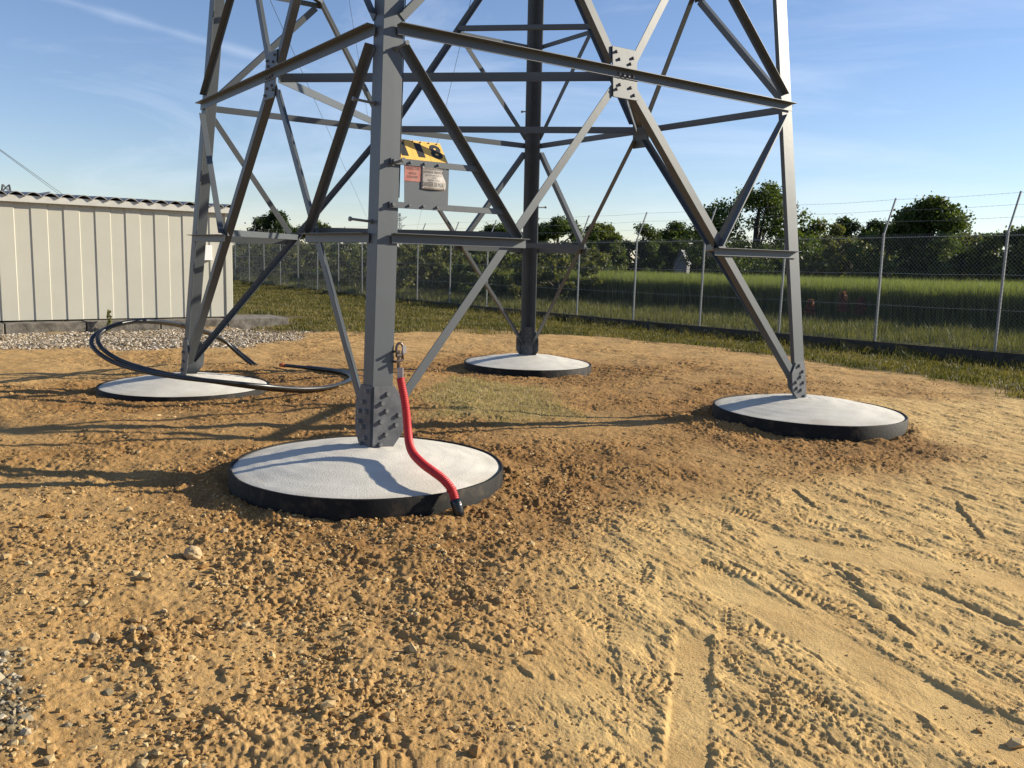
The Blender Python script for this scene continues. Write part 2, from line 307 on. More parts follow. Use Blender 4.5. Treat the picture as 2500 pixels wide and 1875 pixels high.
    # a band pressed smooth by a track in front
    for (x0, y0, x1, y1, wd) in [(2.14, -5.25, 2.08, -6.6, .085), (2.5, -3.9, 5.4, -4.6, .16), (2.2, -4.5, 4.0, -7.0, .15)]:
        L = math.hypot(x1-x0, y1-y0); tx, ty = (x1-x0)/L, (y1-y0)/L; t = (x-x0)*tx+(y-y0)*ty; s = (x-x0)*ty-(y-y0)*tx
        w = sstep(wd, wd*.75, np.abs(s))*sstep(0, .1, t)*sstep(L, L-.2, t)
        z = z*(1-.75*w)+.75*w*(base_z(x, y)+.03*fbm(x, y, 1.1, 3)-.006)
        z = z+.005*np.exp(-((np.abs(s)-wd*1.1)/.02)**2)*sstep(0, .1, t)*sstep(L, L-.2, t)*(.5+fbm(x, y, .1, 2))
    # earth pushed up round the casings
    for k, (px, py, pz) in PADS.items():
        d = np.hypot(x-px, y-py); th = np.arctan2(y-py, x-px)
        z = z+(.035 if k in 'AD' else .012)*np.exp(-((d-PADR-.10)/.10)**2)*(.35+fbm(th*2.2+px, d*.8, .5, 3)*1.1)*(d > PADR-.06)
        z = np.where(d < PADR-.03, np.minimum(z, pz-.02), z)
    z = z+g*.02*fbm(x, y, .3, 3)
    return z, m

# ------------------------------------------------------------------ ground sheet
def build_ground():
    yaw = math.atan2(F.y, F.x)
    fine = np.linspace(-R_(40), R_(40), 1150); coarse = np.linspace(R_(40), 2*math.pi-R_(40), 90)[1:-1]
    ang = np.concatenate([fine, coarse])+yaw
    rad = [.25, .7, 1.3, 1.9, 2.3]
    r = 2.55
    while r < 19: rad.append(r); r += max(.0062, .0021*r)
    while r < 900: rad.append(r); r *= 1.035
    rad = np.array(rad); na, nr = len(ang), len(rad)
    X = CAM[0]+rad[:, None]*np.cos(ang)[None]; Y = CAM[1]+rad[:, None]*np.sin(ang)[None]
    z, m = height(X.ravel(), Y.ravel())
    V = np.stack([X.ravel(), Y.ravel(), z], -1)
    V = np.vstack([V, [[CAM[0], CAM[1], 0]]])
    i = np.arange(nr-1)[:, None]; j = np.arange(na)[None]; j2 = (j+1) % na
    Q = np.stack([i*na+j+0*j2, (i+1)*na+j, (i+1)*na+j2, i*na+j2], -1).reshape(-1, 4)
    me = fast_mesh('ground', V, Q, smooth=True)
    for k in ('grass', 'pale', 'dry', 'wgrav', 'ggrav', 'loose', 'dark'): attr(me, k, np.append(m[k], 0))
    # material
    mt = bpy.data.materials.new('earth'); mt.use_nodes = True; nt = mt.node_tree; N = nt.nodes.new; L = nt.links.new; b = nt.nodes['Principled BSDF']
    b.inputs['Roughness'].default_value = .95; b.inputs['Specular IOR Level'].default_value = .15
    tc = N('ShaderNodeTexCoord')
    def noise(s, d=5, ro=.6):
        n = N('ShaderNodeTexNoise'); n.inputs['Scale'].default_value = s; n.inputs['Detail'].default_value = d; n.inputs['Roughness'].default_value = ro; L(tc.outputs['Object'], n.inputs[0]); return n.outputs[0]
    def rng(src, a, b_, c=0, d=1):
        r_ = N('ShaderNodeMapRange'); L(src, r_.inputs[0]); r_.inputs[1].default_value = a; r_.inputs[2].default_value = b_; r_.inputs[3].default_value = c; r_.inputs[4].default_value = d; return r_.outputs[0]
    def mix(f, a, b_, mode='MIX'):
        x = N('ShaderNodeMix'); x.data_type = 'RGBA'; x.blend_type = mode
        for s, v in ((0, f), (6, a), (7, b_)):
            if isinstance(v, (float, int)): x.inputs[s].default_value = v
            elif isinstance(v, tuple): x.inputs[s].default_value = (*v, 1)
            else: L(v, x.inputs[s])
        return x.outputs[2]
    def A(n):
        a = N('ShaderNodeAttribute'); a.attribute_name = n; return a.outputs['Fac']
    c = mix(rng(noise(2.2), .35, .68), (.39, .230, .085), (.48, .30, .120))
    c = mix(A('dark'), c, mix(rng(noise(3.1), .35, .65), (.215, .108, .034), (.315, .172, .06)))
    c = mix(A('pale'), c, mix(rng(noise(2.7), .35, .65), (.50, .322, .128), (.63, .43, .178)))
    c = mix(rng(noise(14, 6), .52, .75, 0, .45), c, (.27, .165, .07))
    c = mix(rng(noise(60, 4), .5, .8, 0, .5), c, (.60, .44, .24))
    c = mix(A('wgrav'), c, mix(rng(noise(45, 3), .4, .6), (.24, .165, .085), (.42, .34, .23)))
    c = mix(A('ggrav'), c, (.22, .17, .095))
    c = mix(A('dry'), c, mix(rng(noise(12), .35, .65), (.24, .165, .065), (.34, .25, .11)))
    c = mix(A('grass'), c, mix(rng(noise(1.3), .35, .65), (.07, .064, .022), (.14, .105, .042)))
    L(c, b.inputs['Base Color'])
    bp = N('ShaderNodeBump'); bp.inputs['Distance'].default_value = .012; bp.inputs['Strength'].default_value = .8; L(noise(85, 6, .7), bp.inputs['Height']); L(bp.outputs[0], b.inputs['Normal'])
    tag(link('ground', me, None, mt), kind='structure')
build_ground()

def ground_at(x, y):
    z, _ = height(np.asarray(x, float).ravel(), np.asarray(y, float).ravel()); return z
def in_view(x, y, margin=R_(36)):
    a = np.arctan2(y-CAM[1], x-CAM[0])-math.atan2(F.y, F.x); a = (a+np.pi) % (2*np.pi)-np.pi; return np.abs(a) < margin

# ------------------------------------------------------------------ loose stones and clods (stuff)
def ico(sub=0):
    t = (1+5**.5)/2; v = np.array([(-1, t, 0), (1, t, 0), (-1, -t, 0), (1, -t, 0), (0, -1, t), (0, 1, t), (0, -1, -t), (0, 1, -t), (t, 0, -1), (t, 0, 1), (-t, 0, -1), (-t, 0, 1)], float); v /= np.linalg.norm(v[0])
    f = np.array([(0, 11, 5), (0, 5, 1), (0, 1, 7), (0, 7, 10), (0, 10, 11), (1, 5, 9), (5, 11, 4), (11, 10, 2), (10, 7, 6), (7, 1, 8), (3, 9, 4), (3, 4, 2), (3, 2, 6), (3, 6, 8), (3, 8, 9), (4, 9, 5), (2, 4, 11), (6, 2, 10), (8, 6, 7), (9, 8, 1)])
    for _ in range(sub):
        vs = [tuple(p) for p in v]; cache = {}; nf = []
        def midp(a, b):
            k = (min(a, b), max(a, b))
            if k not in cache:
                p = np.array(vs[a])+np.array(vs[b]); vs.append(tuple(p/np.linalg.norm(p))); cache[k] = len(vs)-1
            return cache[k]
        for a, b, c in f:
            d, e, g = midp(a, b), midp(b, c), midp(c, a); nf += [(a, d, g), (b, e, d), (c, g, e), (d, e, g)]
        v = np.array(vs); f = np.array(nf)
    return v, f
def scatter_rocks(name, x, y, size, material, label, sink=.25, flat=.75, jit=.35, tint=None):
    v0, f0 = ico(0); n = len(x); z = ground_at(x, y)
    V = np.repeat(v0[None], n, 0)*(1+RNG.normal(0, jit, (n, 12, 1))*.55)*RNG.uniform(.6, 1.25, (n, 1, 3))
    a = RNG.uniform(0, 2*np.pi, n); c, s = np.cos(a)[:, None], np.sin(a)[:, None]
    V = np.stack([V[..., 0]*c-V[..., 1]*s, V[..., 0]*s+V[..., 1]*c, V[..., 2]*flat], -1)*size[:, None, None]
    V += np.stack([x, y, z+size*(flat-sink*2)*.6], -1)[:, None]
    me = fast_mesh(name, V.reshape(-1, 3), (f0[None]+12*np.arange(n)[:, None, None]).reshape(-1, 3))
    attr(me, 'tint', np.repeat(RNG.random(n) if tint is None else tint, 12))
    return tag(link(name, me, None, material), label, 'soil' if 'clod' in name else 'gravel', kind='stuff')
def tintmat(name, cols, rough=.95):
    m = bpy.data.materials.new(name); m.use_nodes = True; nt = m.node_tree; b = nt.nodes['Principled BSDF']; b.inputs['Roughness'].default_value = rough; b.inputs['Specular IOR Level'].default_value = .2
    at = nt.nodes.new('ShaderNodeAttribute'); at.attribute_name = 'tint'; cr = nt.nodes.new('ShaderNodeValToRGB'); nt.links.new(at.outputs['Fac'], cr.inputs[0]); nt.links.new(cr.outputs[0], b.inputs['Base Color'])
    while len(cr.color_ramp.elements) < len(cols): cr.color_ramp.elements.new(.5)
    for i, c in enumerate(cols): cr.color_ramp.elements[i].position = i/(len(cols)-1); cr.color_ramp.elements[i].color = (*c, 1)
    return m
def sample_polar(n, r0, r1, p=1.0):
    u = RNG.random(n); r = np.exp(np.log(r0)+u**p*(np.log(r1)-np.log(r0))); a = RNG.uniform(-R_(38), R_(38), n)+math.atan2(F.y, F.x)
    return CAM[0]+r*np.cos(a), CAM[1]+r*np.sin(a), r
def not_pads(x, y, extra=0.0):
    ok = np.ones(len(x), bool)
    for k, (px, py, pz) in PADS.items(): ok &= np.hypot(x-px, y-py) > PADR+extra
    return ok
def build_clods():
    x, y, r = sample_polar(110000, 2.6, 13); m = masks(x, y)
    pat = np.clip(fbm(x, y, .45, 3)*1.6+.3, 0, 1)
    left = sstep(2.0, .2, x+.25*(y+6))*sstep(-3.5, -5.5, y)
    p = m['loose']*pat*.8+left*.5*np.clip(fbm(x+5, y, .5, 3)*1.5+.5, 0, 1)+m['near']*.35; p = p*(1-m['grass'])*(1-.8*m['dry'])*(1-.7*m['pale'])+.26*m['pale']*np.clip(fbm(x+2, y, .5, 4)*2.2, 0, 1)
    k = (RNG.random(len(x)) < p*.62) & not_pads(x, y, .015)
    x, y, r, lf, pl_ = x[k], y[k], r[k], left[k], m['pale'][k]; size = 0; size = np.exp(RNG.normal(math.log(.0056), .48, len(x)))*(1+.35*lf); size = np.minimum(np.maximum(size*(1-.3*pl_), r*.0007), .03)
    scatter_rocks('soil_clods', x, y, size, tintmat('clod_colours', [(.22, .12, .042), (.31, .185, .07), (.35, .22, .09), (.40, .265, .115), (.50, .37, .19)]), 'brown crumbly clods of earth scattered over the bare ground', tint=np.clip(RNG.random(len(x))*(1-.35*pl_)+.35*pl_, 0, 1))
    # crushed grey stone in the near corner
    n = 5200; x = RNG.uniform(-.9, .35, n); y = RNG.uniform(-6.95, -6.0, n); m = masks(x, y); k = (m['ggrav'] > RNG.random(n)*1.0+.05) | (RNG.random(n) < .012); x, y = x[k], y[k]
    scatter_rocks('crushed_stone', x, y, np.exp(RNG.normal(math.log(.0080), .42, len(x))), tintmat('grey_stone', [(.10, .075, .04), (.21, .165, .095), (.31, .25, .16), (.40, .345, .25)], .8), 'patch of crushed grey stone at the near corner of the bare ground', sink=.3, flat=.65, jit=.32)
    n = 60000; x = RNG.uniform(-12, -4.6, n); y = RNG.uniform(2, 10.5, n); m = masks(x, y); k = (m['wgrav'] > RNG.random(n)*.95+.1) & in_view(x, y); x, y = x[k], y[k]
    scatter_rocks('white_gravel', x, y, np.exp(RNG.normal(math.log(.018), .3, len(x))), tintmat('white_stone', [(.10, .075, .045), (.24, .18, .115), (.36, .29, .20), (.60, .54, .46)], .8), 'pale gravel strip along the foot of the cream shed', sink=.2, flat=.7)
build_clods()
def rock(name, x, y, s, material, label, cat, seed):
    rr = np.random.default_rng(seed); v, f = ico(2); p0 = rr.uniform(0, 50)
    d = 1+.35*fbm(v[:, 0]*1.1+p0, v[:, 1]*1.1+v[:, 2]*1.7, 1.0, 3)
    z = float(ground_at([x], [y])[0]); V = v*d[:, None]*np.array(s)+np.array([0, 0, s[2]*.45])
    o = link(name, fast_mesh(name, V, f), None, material); o.location = (x, y, z); tag(o, label, cat); return o
rock('stone', -.22, -5.97, (.021, .017, .024), M['stone'], 'pointed pale stone standing on bare earth at the left, casting a dark shadow', 'stone', 3)
rock('stone', -.075, -5.87, (.018, .016, .02), M['stone'], 'rounded cream stone right of the pointed one among the clods', 'stone', 4)
rock('stone', -.33, -5.05, (.05, .042, .04), M['stone'], 'large yellowish rock on the bare ground before the near footing', 'stone', 5)
rock('earth_clod', .93, -4.78, (.024, .022, .024), M['clodm'], 'reddish brown lump of earth on the ground ridge under the near footing', 'clod', 6)
rock('stone', -.37, -4.66, (.022, .02, .016), M['stone'], 'small beige stone left of the near footing, above the yellowish rock', 'stone', 8)

# ------------------------------------------------------------------ grass (stuff)
def blades(name, x, y, h, w, material, label, cat, lean=.35, tint=None, z=None, sunlit_tip=1.0):
    n = len(x); z = ground_at(x, y) if z is None else z
    a = RNG.uniform(0, 2*np.pi, n); dx, dy = np.cos(a), np.sin(a); b = RNG.uniform(0, 2*np.pi, n); l = h*lean*RNG.random(n)
    bx, by = np.cos(b)*l, np.sin(b)*l
    P0 = np.stack([x-dx*w/2, y-dy*w/2, z-.01], -1); P1 = np.stack([x+dx*w/2, y+dy*w/2, z-.01], -1)
    P2 = np.stack([x+bx*.35-dx*w*.4, y+by*.35-dy*w*.4, z+h*.6], -1); P3 = np.stack([x+bx*.35+dx*w*.4, y+by*.35+dy*w*.4, z+h*.6], -1); P4 = np.stack([x+bx, y+by, z+h], -1)
    V = np.stack([P0, P1, P3, P2, P4], 1).reshape(-1, 3); o = 5*np.arange(n)[:, None]
    T = np.concatenate([o+np.array([[0, 1, 2]]), o+np.array([[0, 2, 3]]), o+np.array([[3, 2, 4]])])
    me = fast_mesh(name, V, T); tt = RNG.random(n) if tint is None else tint; attr(me, 'tint', np.clip(np.asarray(tt)[:, None]+np.array([[-.15, -.15, .05, .05, .35]])*sunlit_tip, 0, 1).ravel())  # sunlight on the tops put into the tint: tips lighter, feet darker
    return tag(link(name, me, None, material), label, cat, kind='stuff')
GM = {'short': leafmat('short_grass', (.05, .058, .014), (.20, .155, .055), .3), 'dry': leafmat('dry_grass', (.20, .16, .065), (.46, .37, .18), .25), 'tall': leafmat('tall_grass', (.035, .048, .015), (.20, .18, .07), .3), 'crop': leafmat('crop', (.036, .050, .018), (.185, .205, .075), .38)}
def fence_k(x, y): return ((x-FP[0])*FD[0]+(y-FP[1])*FD[1])/FS**2
def fence_off(x, y): return (x-FP[0])*FN[0]+(y-FP[1])*FN[1]
def build_grass():
    n = 420000; k = RNG.uniform(-3.5, 19, n); o = RNG.uniform(-14, 0.0, n); x = FP[0]+k*FD[0]+FN[0]*o; y = FP[1]+k*FD[1]+FN[1]*o
    m = masks(x, y); d = np.hypot(x-CAM[0], y-CAM[1]); shed = (x < -7.2) & ((x+7.8)*(-.699)*-1+(y-9.4)*-.715 > -40) & (np.array((x+7.82)*.715-(y-9.44)*.70) < 0) & (y < 13) & (x < -7.2)
    keep = (m['grass'] > RNG.random(n)*.75+.1) & in_view(x, y) & (RNG.random(n) < np.clip(15/d, .25, 1)*np.clip(.75+fbm(x, y, .8, 3), .2, 1)) & ~shed & (fence_off(x, y) < -.06) & (np.hypot(x+7.45, y-9.9) > .95)
    x, y, d = x[keep], y[keep], d[keep]; pt = fbm(x, y, 1.2, 3)
    nearf = sstep(-.9, -.1, fence_off(x, y))
    h = RNG.uniform(.03, .085, len(x))*(1+.9*np.clip(pt, 0, 1))*(1+1.3*nearf); tint = np.clip(RNG.normal(.46, .22, len(x))-pt*.9, 0, 1)
    blades('grass_verge', x, y, h, .006+.0006*d, GM['short'], 'short worn grass growing between the bare earth and the fence', 'grass', .9, tint)
    n = 11000; x = RNG.uniform(-1.2, 1.5, n); y = RNG.uniform(-1.8, 2.3, n); m = masks(x, y); k = m['dry'] > RNG.random(n)*.9+.05; x, y = x[k], y[k]
    blades('dry_grass', x, y, RNG.uniform(.012, .05, len(x)), np.full(len(x), .005), GM['dry'], 'dry straw coloured grass tuft between the four footings', 'grass', 1.2)
    n = 190000; k = RNG.uniform(-4, 26, n); o = RNG.uniform(.05, 5.6, n)**1.0; x = FP[0]+k*FD[0]+FN[0]*o; y = FP[1]+k*FD[1]+FN[1]*o; d = np.hypot(x-CAM[0], y-CAM[1])
    keep = in_view(x, y) & (RNG.random(n) < np.clip(20/d, .3, 1)); x, y, o, d, k = x[keep], y[keep], o[keep], d[keep], k[keep]; pt = fbm(x, y, 1.5, 3)
    h = np.clip(RNG.normal(.15, .07, len(x))+.03*o+.16*pt, .04, .6); tint = np.clip(RNG.normal(.5, .25, len(x))-.05*o, 0, 1)
    blades('tall_grass', x, y, h, .004+.0003*d, GM['tall'], 'tall seeding grass growing wild just beyond the fence', 'grass', .55, tint)
    n = 230000; k = RNG.uniform(-7, 12.5, n); o = 4.9+10*RNG.random(n)**1.7; x = FP[0]+k*FD[0]+FN[0]*o; y = FP[1]+k*FD[1]+FN[1]*o; d = np.hypot(x-CAM[0], y-CAM[1])
    keep = in_view(x, y); x, y, o, d = x[keep], y[keep], o[keep], d[keep]
    h = RNG.normal(1.23, .075, len(x))+.05*fbm(x, y, 2.0, 2)-.10*sstep(.6, 0, o-4.9); tint = np.clip(RNG.normal(.45, .25, len(x)), 0, 1)
    blades('crop_field', x, y, h, .012+.0006*d, GM['crop'], 'dense green standing crop filling the field beyond the fence', 'crop', .24, tint, sunlit_tip=1.7)  # stronger tip tint paints the crop's sunlit top band
build_grass()

# ------------------------------------------------------------------ trees and bushes
def leaf_quads(P, s, n_dir=None):
    n = len(P); q = RNG.normal(size=(n, 3)); q /= np.linalg.norm(q, axis=1)[:, None]; u = np.cross(q, RNG.normal(size=(n, 3))); u /= np.linalg.norm(u, axis=1)[:, None]; w = np.cross(q, u)
    s = s[:, None]*.5; asp = RNG.uniform(.5, .9, (n, 1))
    V = np.stack([P-u*s, P+w*s*asp, P+u*s, P-w*s*asp], 1).reshape(-1, 3); return V, np.arange(4*n).reshape(-1, 4)
LM = [leafmat('oak_leaves', (.026, .042, .011), (.105, .135, .032), .32), leafmat('willow_leaves', (.035, .05, .016), (.14, .16, .045), .35), leafmat('dark_leaves', (.018, .030, .010), (.066, .092, .026), .28), leafmat('scrub_leaves', (.045, .052, .018), (.17, .165, .06), .35)]
def tree(name, label, cat, x, y, top, width, lm, n=9000, leaf=.2, low=.0, blobs=26, group=None, trunk=True, spiky=0.0):
    z0 = float(height(np.array([x]), np.array([y]), False)[0][0])-.05; root = empty(name, (x, y, z0)); tag(root, label, cat, group)
    H = top-z0; Rw = width*.80; cz = z0+H*(.5+low*.5); hz = H*(1-low)*.5; B = []
    for i in range(blobs*2):
        t = RNG.random()**.9; a = RNG.uniform(0, 2*np.pi); w = math.sqrt(max(.03, 1-t**3.0))*(1-.75*spiky*t)*(.82+.18*math.sin(3*t+x)); rr = RNG.random()**.45*w
        br = RNG.uniform(.20, .34)*min(Rw, H*.5)*(1-.35*t)
        B.append((x+math.cos(a)*rr*(Rw-br*.5), y+math.sin(a)*rr*(Rw-br*.5), z0+br*.4+(H-br*1.35)*t, br))
    B.append((x+RNG.uniform(-.15, .15)*Rw, y, z0+H-.26*min(Rw, H*.5), .24*min(Rw, H*.5))); B.append((x+RNG.uniform(-.3, .3)*Rw, y, z0+H-.5*min(Rw, H*.5), .3*min(Rw, H*.5)))
    B = np.array(B); wts = B[:, 3]**2; wts /= wts.sum(); idx = RNG.choice(len(B), n, p=wts)
    d = RNG.normal(size=(n, 3)); d /= np.linalg.norm(d, axis=1)[:, None]; r = B[idx, 3]*(RNG.random(n)**.45)*(1+.16*RNG.normal(size=n)); r = np.where(RNG.random(n) < .05, r*1.35, r)
    P = B[idx, :3]+d*r[:, None]*np.array([1, 1, .85]); P[:, 2] = np.maximum(P[:, 2], z0+.05)
    V, Q = leaf_quads(P, RNG.uniform(.6, 1.3, n)*leaf); me = fast_mesh('crown', V, Q)
    bt = RNG.random(len(B))*.5; attr(me, 'tint', np.repeat(np.clip(bt[idx]+RNG.normal(.22, .18, n), 0, 1), 4)); link('crown', me, root, lm)
    mb = MB(); tr = max(.06, .035*H)
    mb.tube([(x, y, z0), (x+.05, y, z0+H*.3), (x, y+.05, z0+H*.6), (x+.1, y, z0+H*.8)], tr, 8, radii=[tr*1.3, tr, tr*.6, tr*.25])
    for i in range(7):
        b = B[RNG.integers(len(B))]; s = z0+H*RNG.uniform(.2, .55); mb.tube([(x, y, s), ((x+b[0])/2, (y+b[1])/2, s*.45+b[2]*.55), tuple(b[:3])], .02, 5, radii=[tr*.5, tr*.3, .015])
    mb.build('trunk', M['bark'], root, smooth=True); return root
TREES = [ # x, y, top, width, leaf material, kind label
 (-29.7, 57.8, 4.9, 4.75, 2, 'dense rounded dark green tree behind the fence next to the shed', 0, 26),
 (-27.6, 61, 4.3, 4.54, 1, 'lower lighter tree to the right of the rounded dark tree by the shed', 0, 22),
 (-12.1, 60.9, 4.45, 3.69, 0, 'small round tree standing alone in the far gap left of the back tower leg', 0, 16),
 (-5.9, 51.8, 4.6, 5.11, 0, 'broad tree just right of the back tower leg with ragged top', 0, 26),
 (-3.2, 54.2, 4.3, 4.26, 1, 'pale leaved tree beside the broad one behind the back footing', 0, 22),
 (-0.3, 58.9, 4.65, 3.98, 0, 'thin topped tree at the fence post left of the grey hut', 0, 18),
 (2.3, 61.4, 4.85, 4.69, 0, 'rounded tree right behind the grey hut', 0, 20),
 (4.7, 63.9, 4.9, 3.41, 2, 'slim tree half hidden beside the tallest tree', 0, 14),
 (6.5, 41.8, 6.3, 5.4, 0, 'tallest tree, big dark oak rising left of the right tower leg', 0, 40),
 (10.4, 46.5, 4.6, 4.6, 3, 'lower yellowish bushy tree right of the right tower leg', 0, 22),
 (14.4, 57.5, 5.35, 4.26, 2, 'narrow dark evergreen, first of the row left of the open crowned tree', 1, 14),
 (16.4, 57.8, 5.1, 4.26, 2, 'narrow dark evergreen, middle of the row left of the open crowned tree', 1, 14),
 (18.3, 59.2, 5.35, 4.26, 2, 'narrow dark evergreen, last of the row against the open crowned tree', 1, 14),
 (14.3, 36.9, 5.2, 4.54, 0, 'open crowned tree with twiggy top between the two nearest fence posts', 0, 30),
 (20.2, 45.9, 3.9, 4.54, 2, 'low dark tree behind the last fence post on the right', 0, 20),
 (18.6, 35.4, 4.4, 3.98, 0, 'tree at the right edge cut off by the picture', 0, 20)]
def build_trees():
    for (x, y, top, w, lm, lab, sp, bl) in TREES:
        big = w > 4; tree('tree', lab, 'tree', x, y, top, w, LM[lm], 30000 if big else 17000, .155, low=.06, blobs=bl, spiky=.25 if sp else 0)
    # hedge bushes that close the view below the crowns
    i = 0
    for (x, y) in [(-19, 62), (-16, 63), (-9.5, 60), (-6.5, 58.5), (-3.5, 60), (-.8, 62), (1.6, 63), (4.3, 60), (8.5, 50), (9.2, 45), (12.2, 48), (13, 56), (15.4, 56), (17.6, 57), (16.6, 40), (20, 48), (22.5, 44), (21, 37), (11.2, 39.5), (24.5, 40), (-12.6, 63), (12.4, 37.2)]:
        tree('bush', 'dark green hedge bush closing the view behind the crop field', 'bush', x, y, RNG.uniform(3.0, 3.9), RNG.uniform(4.2, 5.2), LM[[2, 0, 3, 2][i % 4]], 9500, .18, low=0, blobs=24, group='bushes along the far hedge'); i += 1
    # scrub behind the far part of the fence
    for kk in np.arange(7.4, 24.5, 1.0):
        o = 5.5+2.0*math.sin(kk*3.1); x, y = FP+FD*kk+FN*o
        tree('bush', 'brownish green scrub bush growing behind the far stretch of fence', 'bush', x, y, RNG.uniform(1.75, 2.25)+.02*kk, RNG.uniform(3.4, 4.2), LM[3] if int(kk) % 3 else LM[1], 6500, .15, low=0, blobs=26, group='scrub behind the fence', spiky=0)
build_trees()

# ------------------------------------------------------------------ fence
def build_fence():
    root = empty('chain_link_fence', (FP[0], FP[1], .1)); tag(root, 'long galvanised chain link fence with barbed wire arms and a dark base board', 'fence')
    u = Vector((FD[0], FD[1], 0)).normalized(); nrm = Vector((FN[0], FN[1], 0)); up = Vector((0, 0, 1)); KH = 2.285
    def base(k): return Vector((FP[0]+FD[0]*k, FP[1]+FD[1]*k, .1-.0439*k+.00134*k*k))
    ks = list(range(-2, 20)); rr = random.Random(5)
    for k in ks:
        b = base(k)-up*.25; t = base(k)+up*KH; o = MB()
        lx = Vector((rr.uniform(-.015, .015), rr.uniform(-.015, .015), 0)); w = .019
        def ring(c): return [c+u*w*a+nrm*w*bb for a, bb in ((-1, -1), (1, -1), (1, 1), (.25, 1), (.25, .4), (-.25, .4), (-.25, 1), (-1, 1))]
        o.prism(ring(b), ring(t+lx)); p = o.build('fence_post', M['galv'], root)
        a = MB(); e = t+lx+nrm*.312+up*.734; a.box(t+lx-u*.014, u*.028, nrm*.006, up*.001+(e-t-lx)); a.box(t+lx-u*.014, u*.006, nrm*.03, (e-t-lx)*.995); a.build('post_arm', M['galv'], p)
    step = .078; dw = .0018
    for k in ks[:-1]:
        A, B = base(k), base(k+1); d = B-A; Lh = FS; z0, z1 = .05, 2.20; hgt = z1-z0; vs = []; fs = []
        c = -hgt
        def P(s, h): return A+d*(s/Lh)+up*h
        def bar(p, q):
            t = (q-p).normalized(); v = t.cross(nrm).normalized()*dw; w_ = nrm*dw; i = len(vs)
            for c_ in (p, q): vs.extend([c_+v, c_+w_, c_-v, c_-w_])
            fs.extend([(i+j, i+(j+1) % 4, i+4+(j+1) % 4, i+4+j) for j in range(4)])
        s = -hgt+.02
        while s < Lh:
            a0, b0 = max(s, 0), min(s+hgt, Lh)
            if b0-a0 > .01:
                bar(P(a0, z0+(a0-s)), P(b0, z0+(b0-s))); bar(P(a0, z1-(a0-s)), P(b0, z1-(b0-s)))
            s += step
        s = 0.0
        while s < Lh:                                        # twisted spike ends along the top selvage
            p = P(s, z1); bar(p, p+up*.06+u*.006); s += step*.5
        me = fast_mesh('wire_mesh', [tuple(v) for v in vs], fs); link('wire_mesh', me, root, M['wire'])
        t = MB()
        for h, r_ in ((.06, .003), (.80, .0035), (1.46, .0035), (2.19, .006)):
            sag = .012; t.tube([P(0, h)-nrm*.03, P(Lh/2, h-sag*(h < 2))-nrm*.03, P(Lh, h)-nrm*.03], r_, 5)
        t.build('tension_wire', M['wire'], root)
        bw = MB()
        for f in (.33, .65, .96):
            o = nrm*.312*f+up*(KH+.734*f); bw.tube([A+o, (A+B)/2+o-up*.02, B+o], .0022, 4)
            for q in np.arange(.1, Lh, .11): c0 = A+o+d*(q/Lh)-up*.02*math.sin(math.pi*q/Lh); bw.tube([c0-up*.012-u*.008, c0+up*.012+u*.008], .0018, 3)
        bw.build('barbed_wire', M['wire'], root)
        g = MB(); g.box(A-up*.55-nrm*.045, d-u*.004, nrm*.04, up*.57); g.build('base_board', M['board'], root)
build_fence()

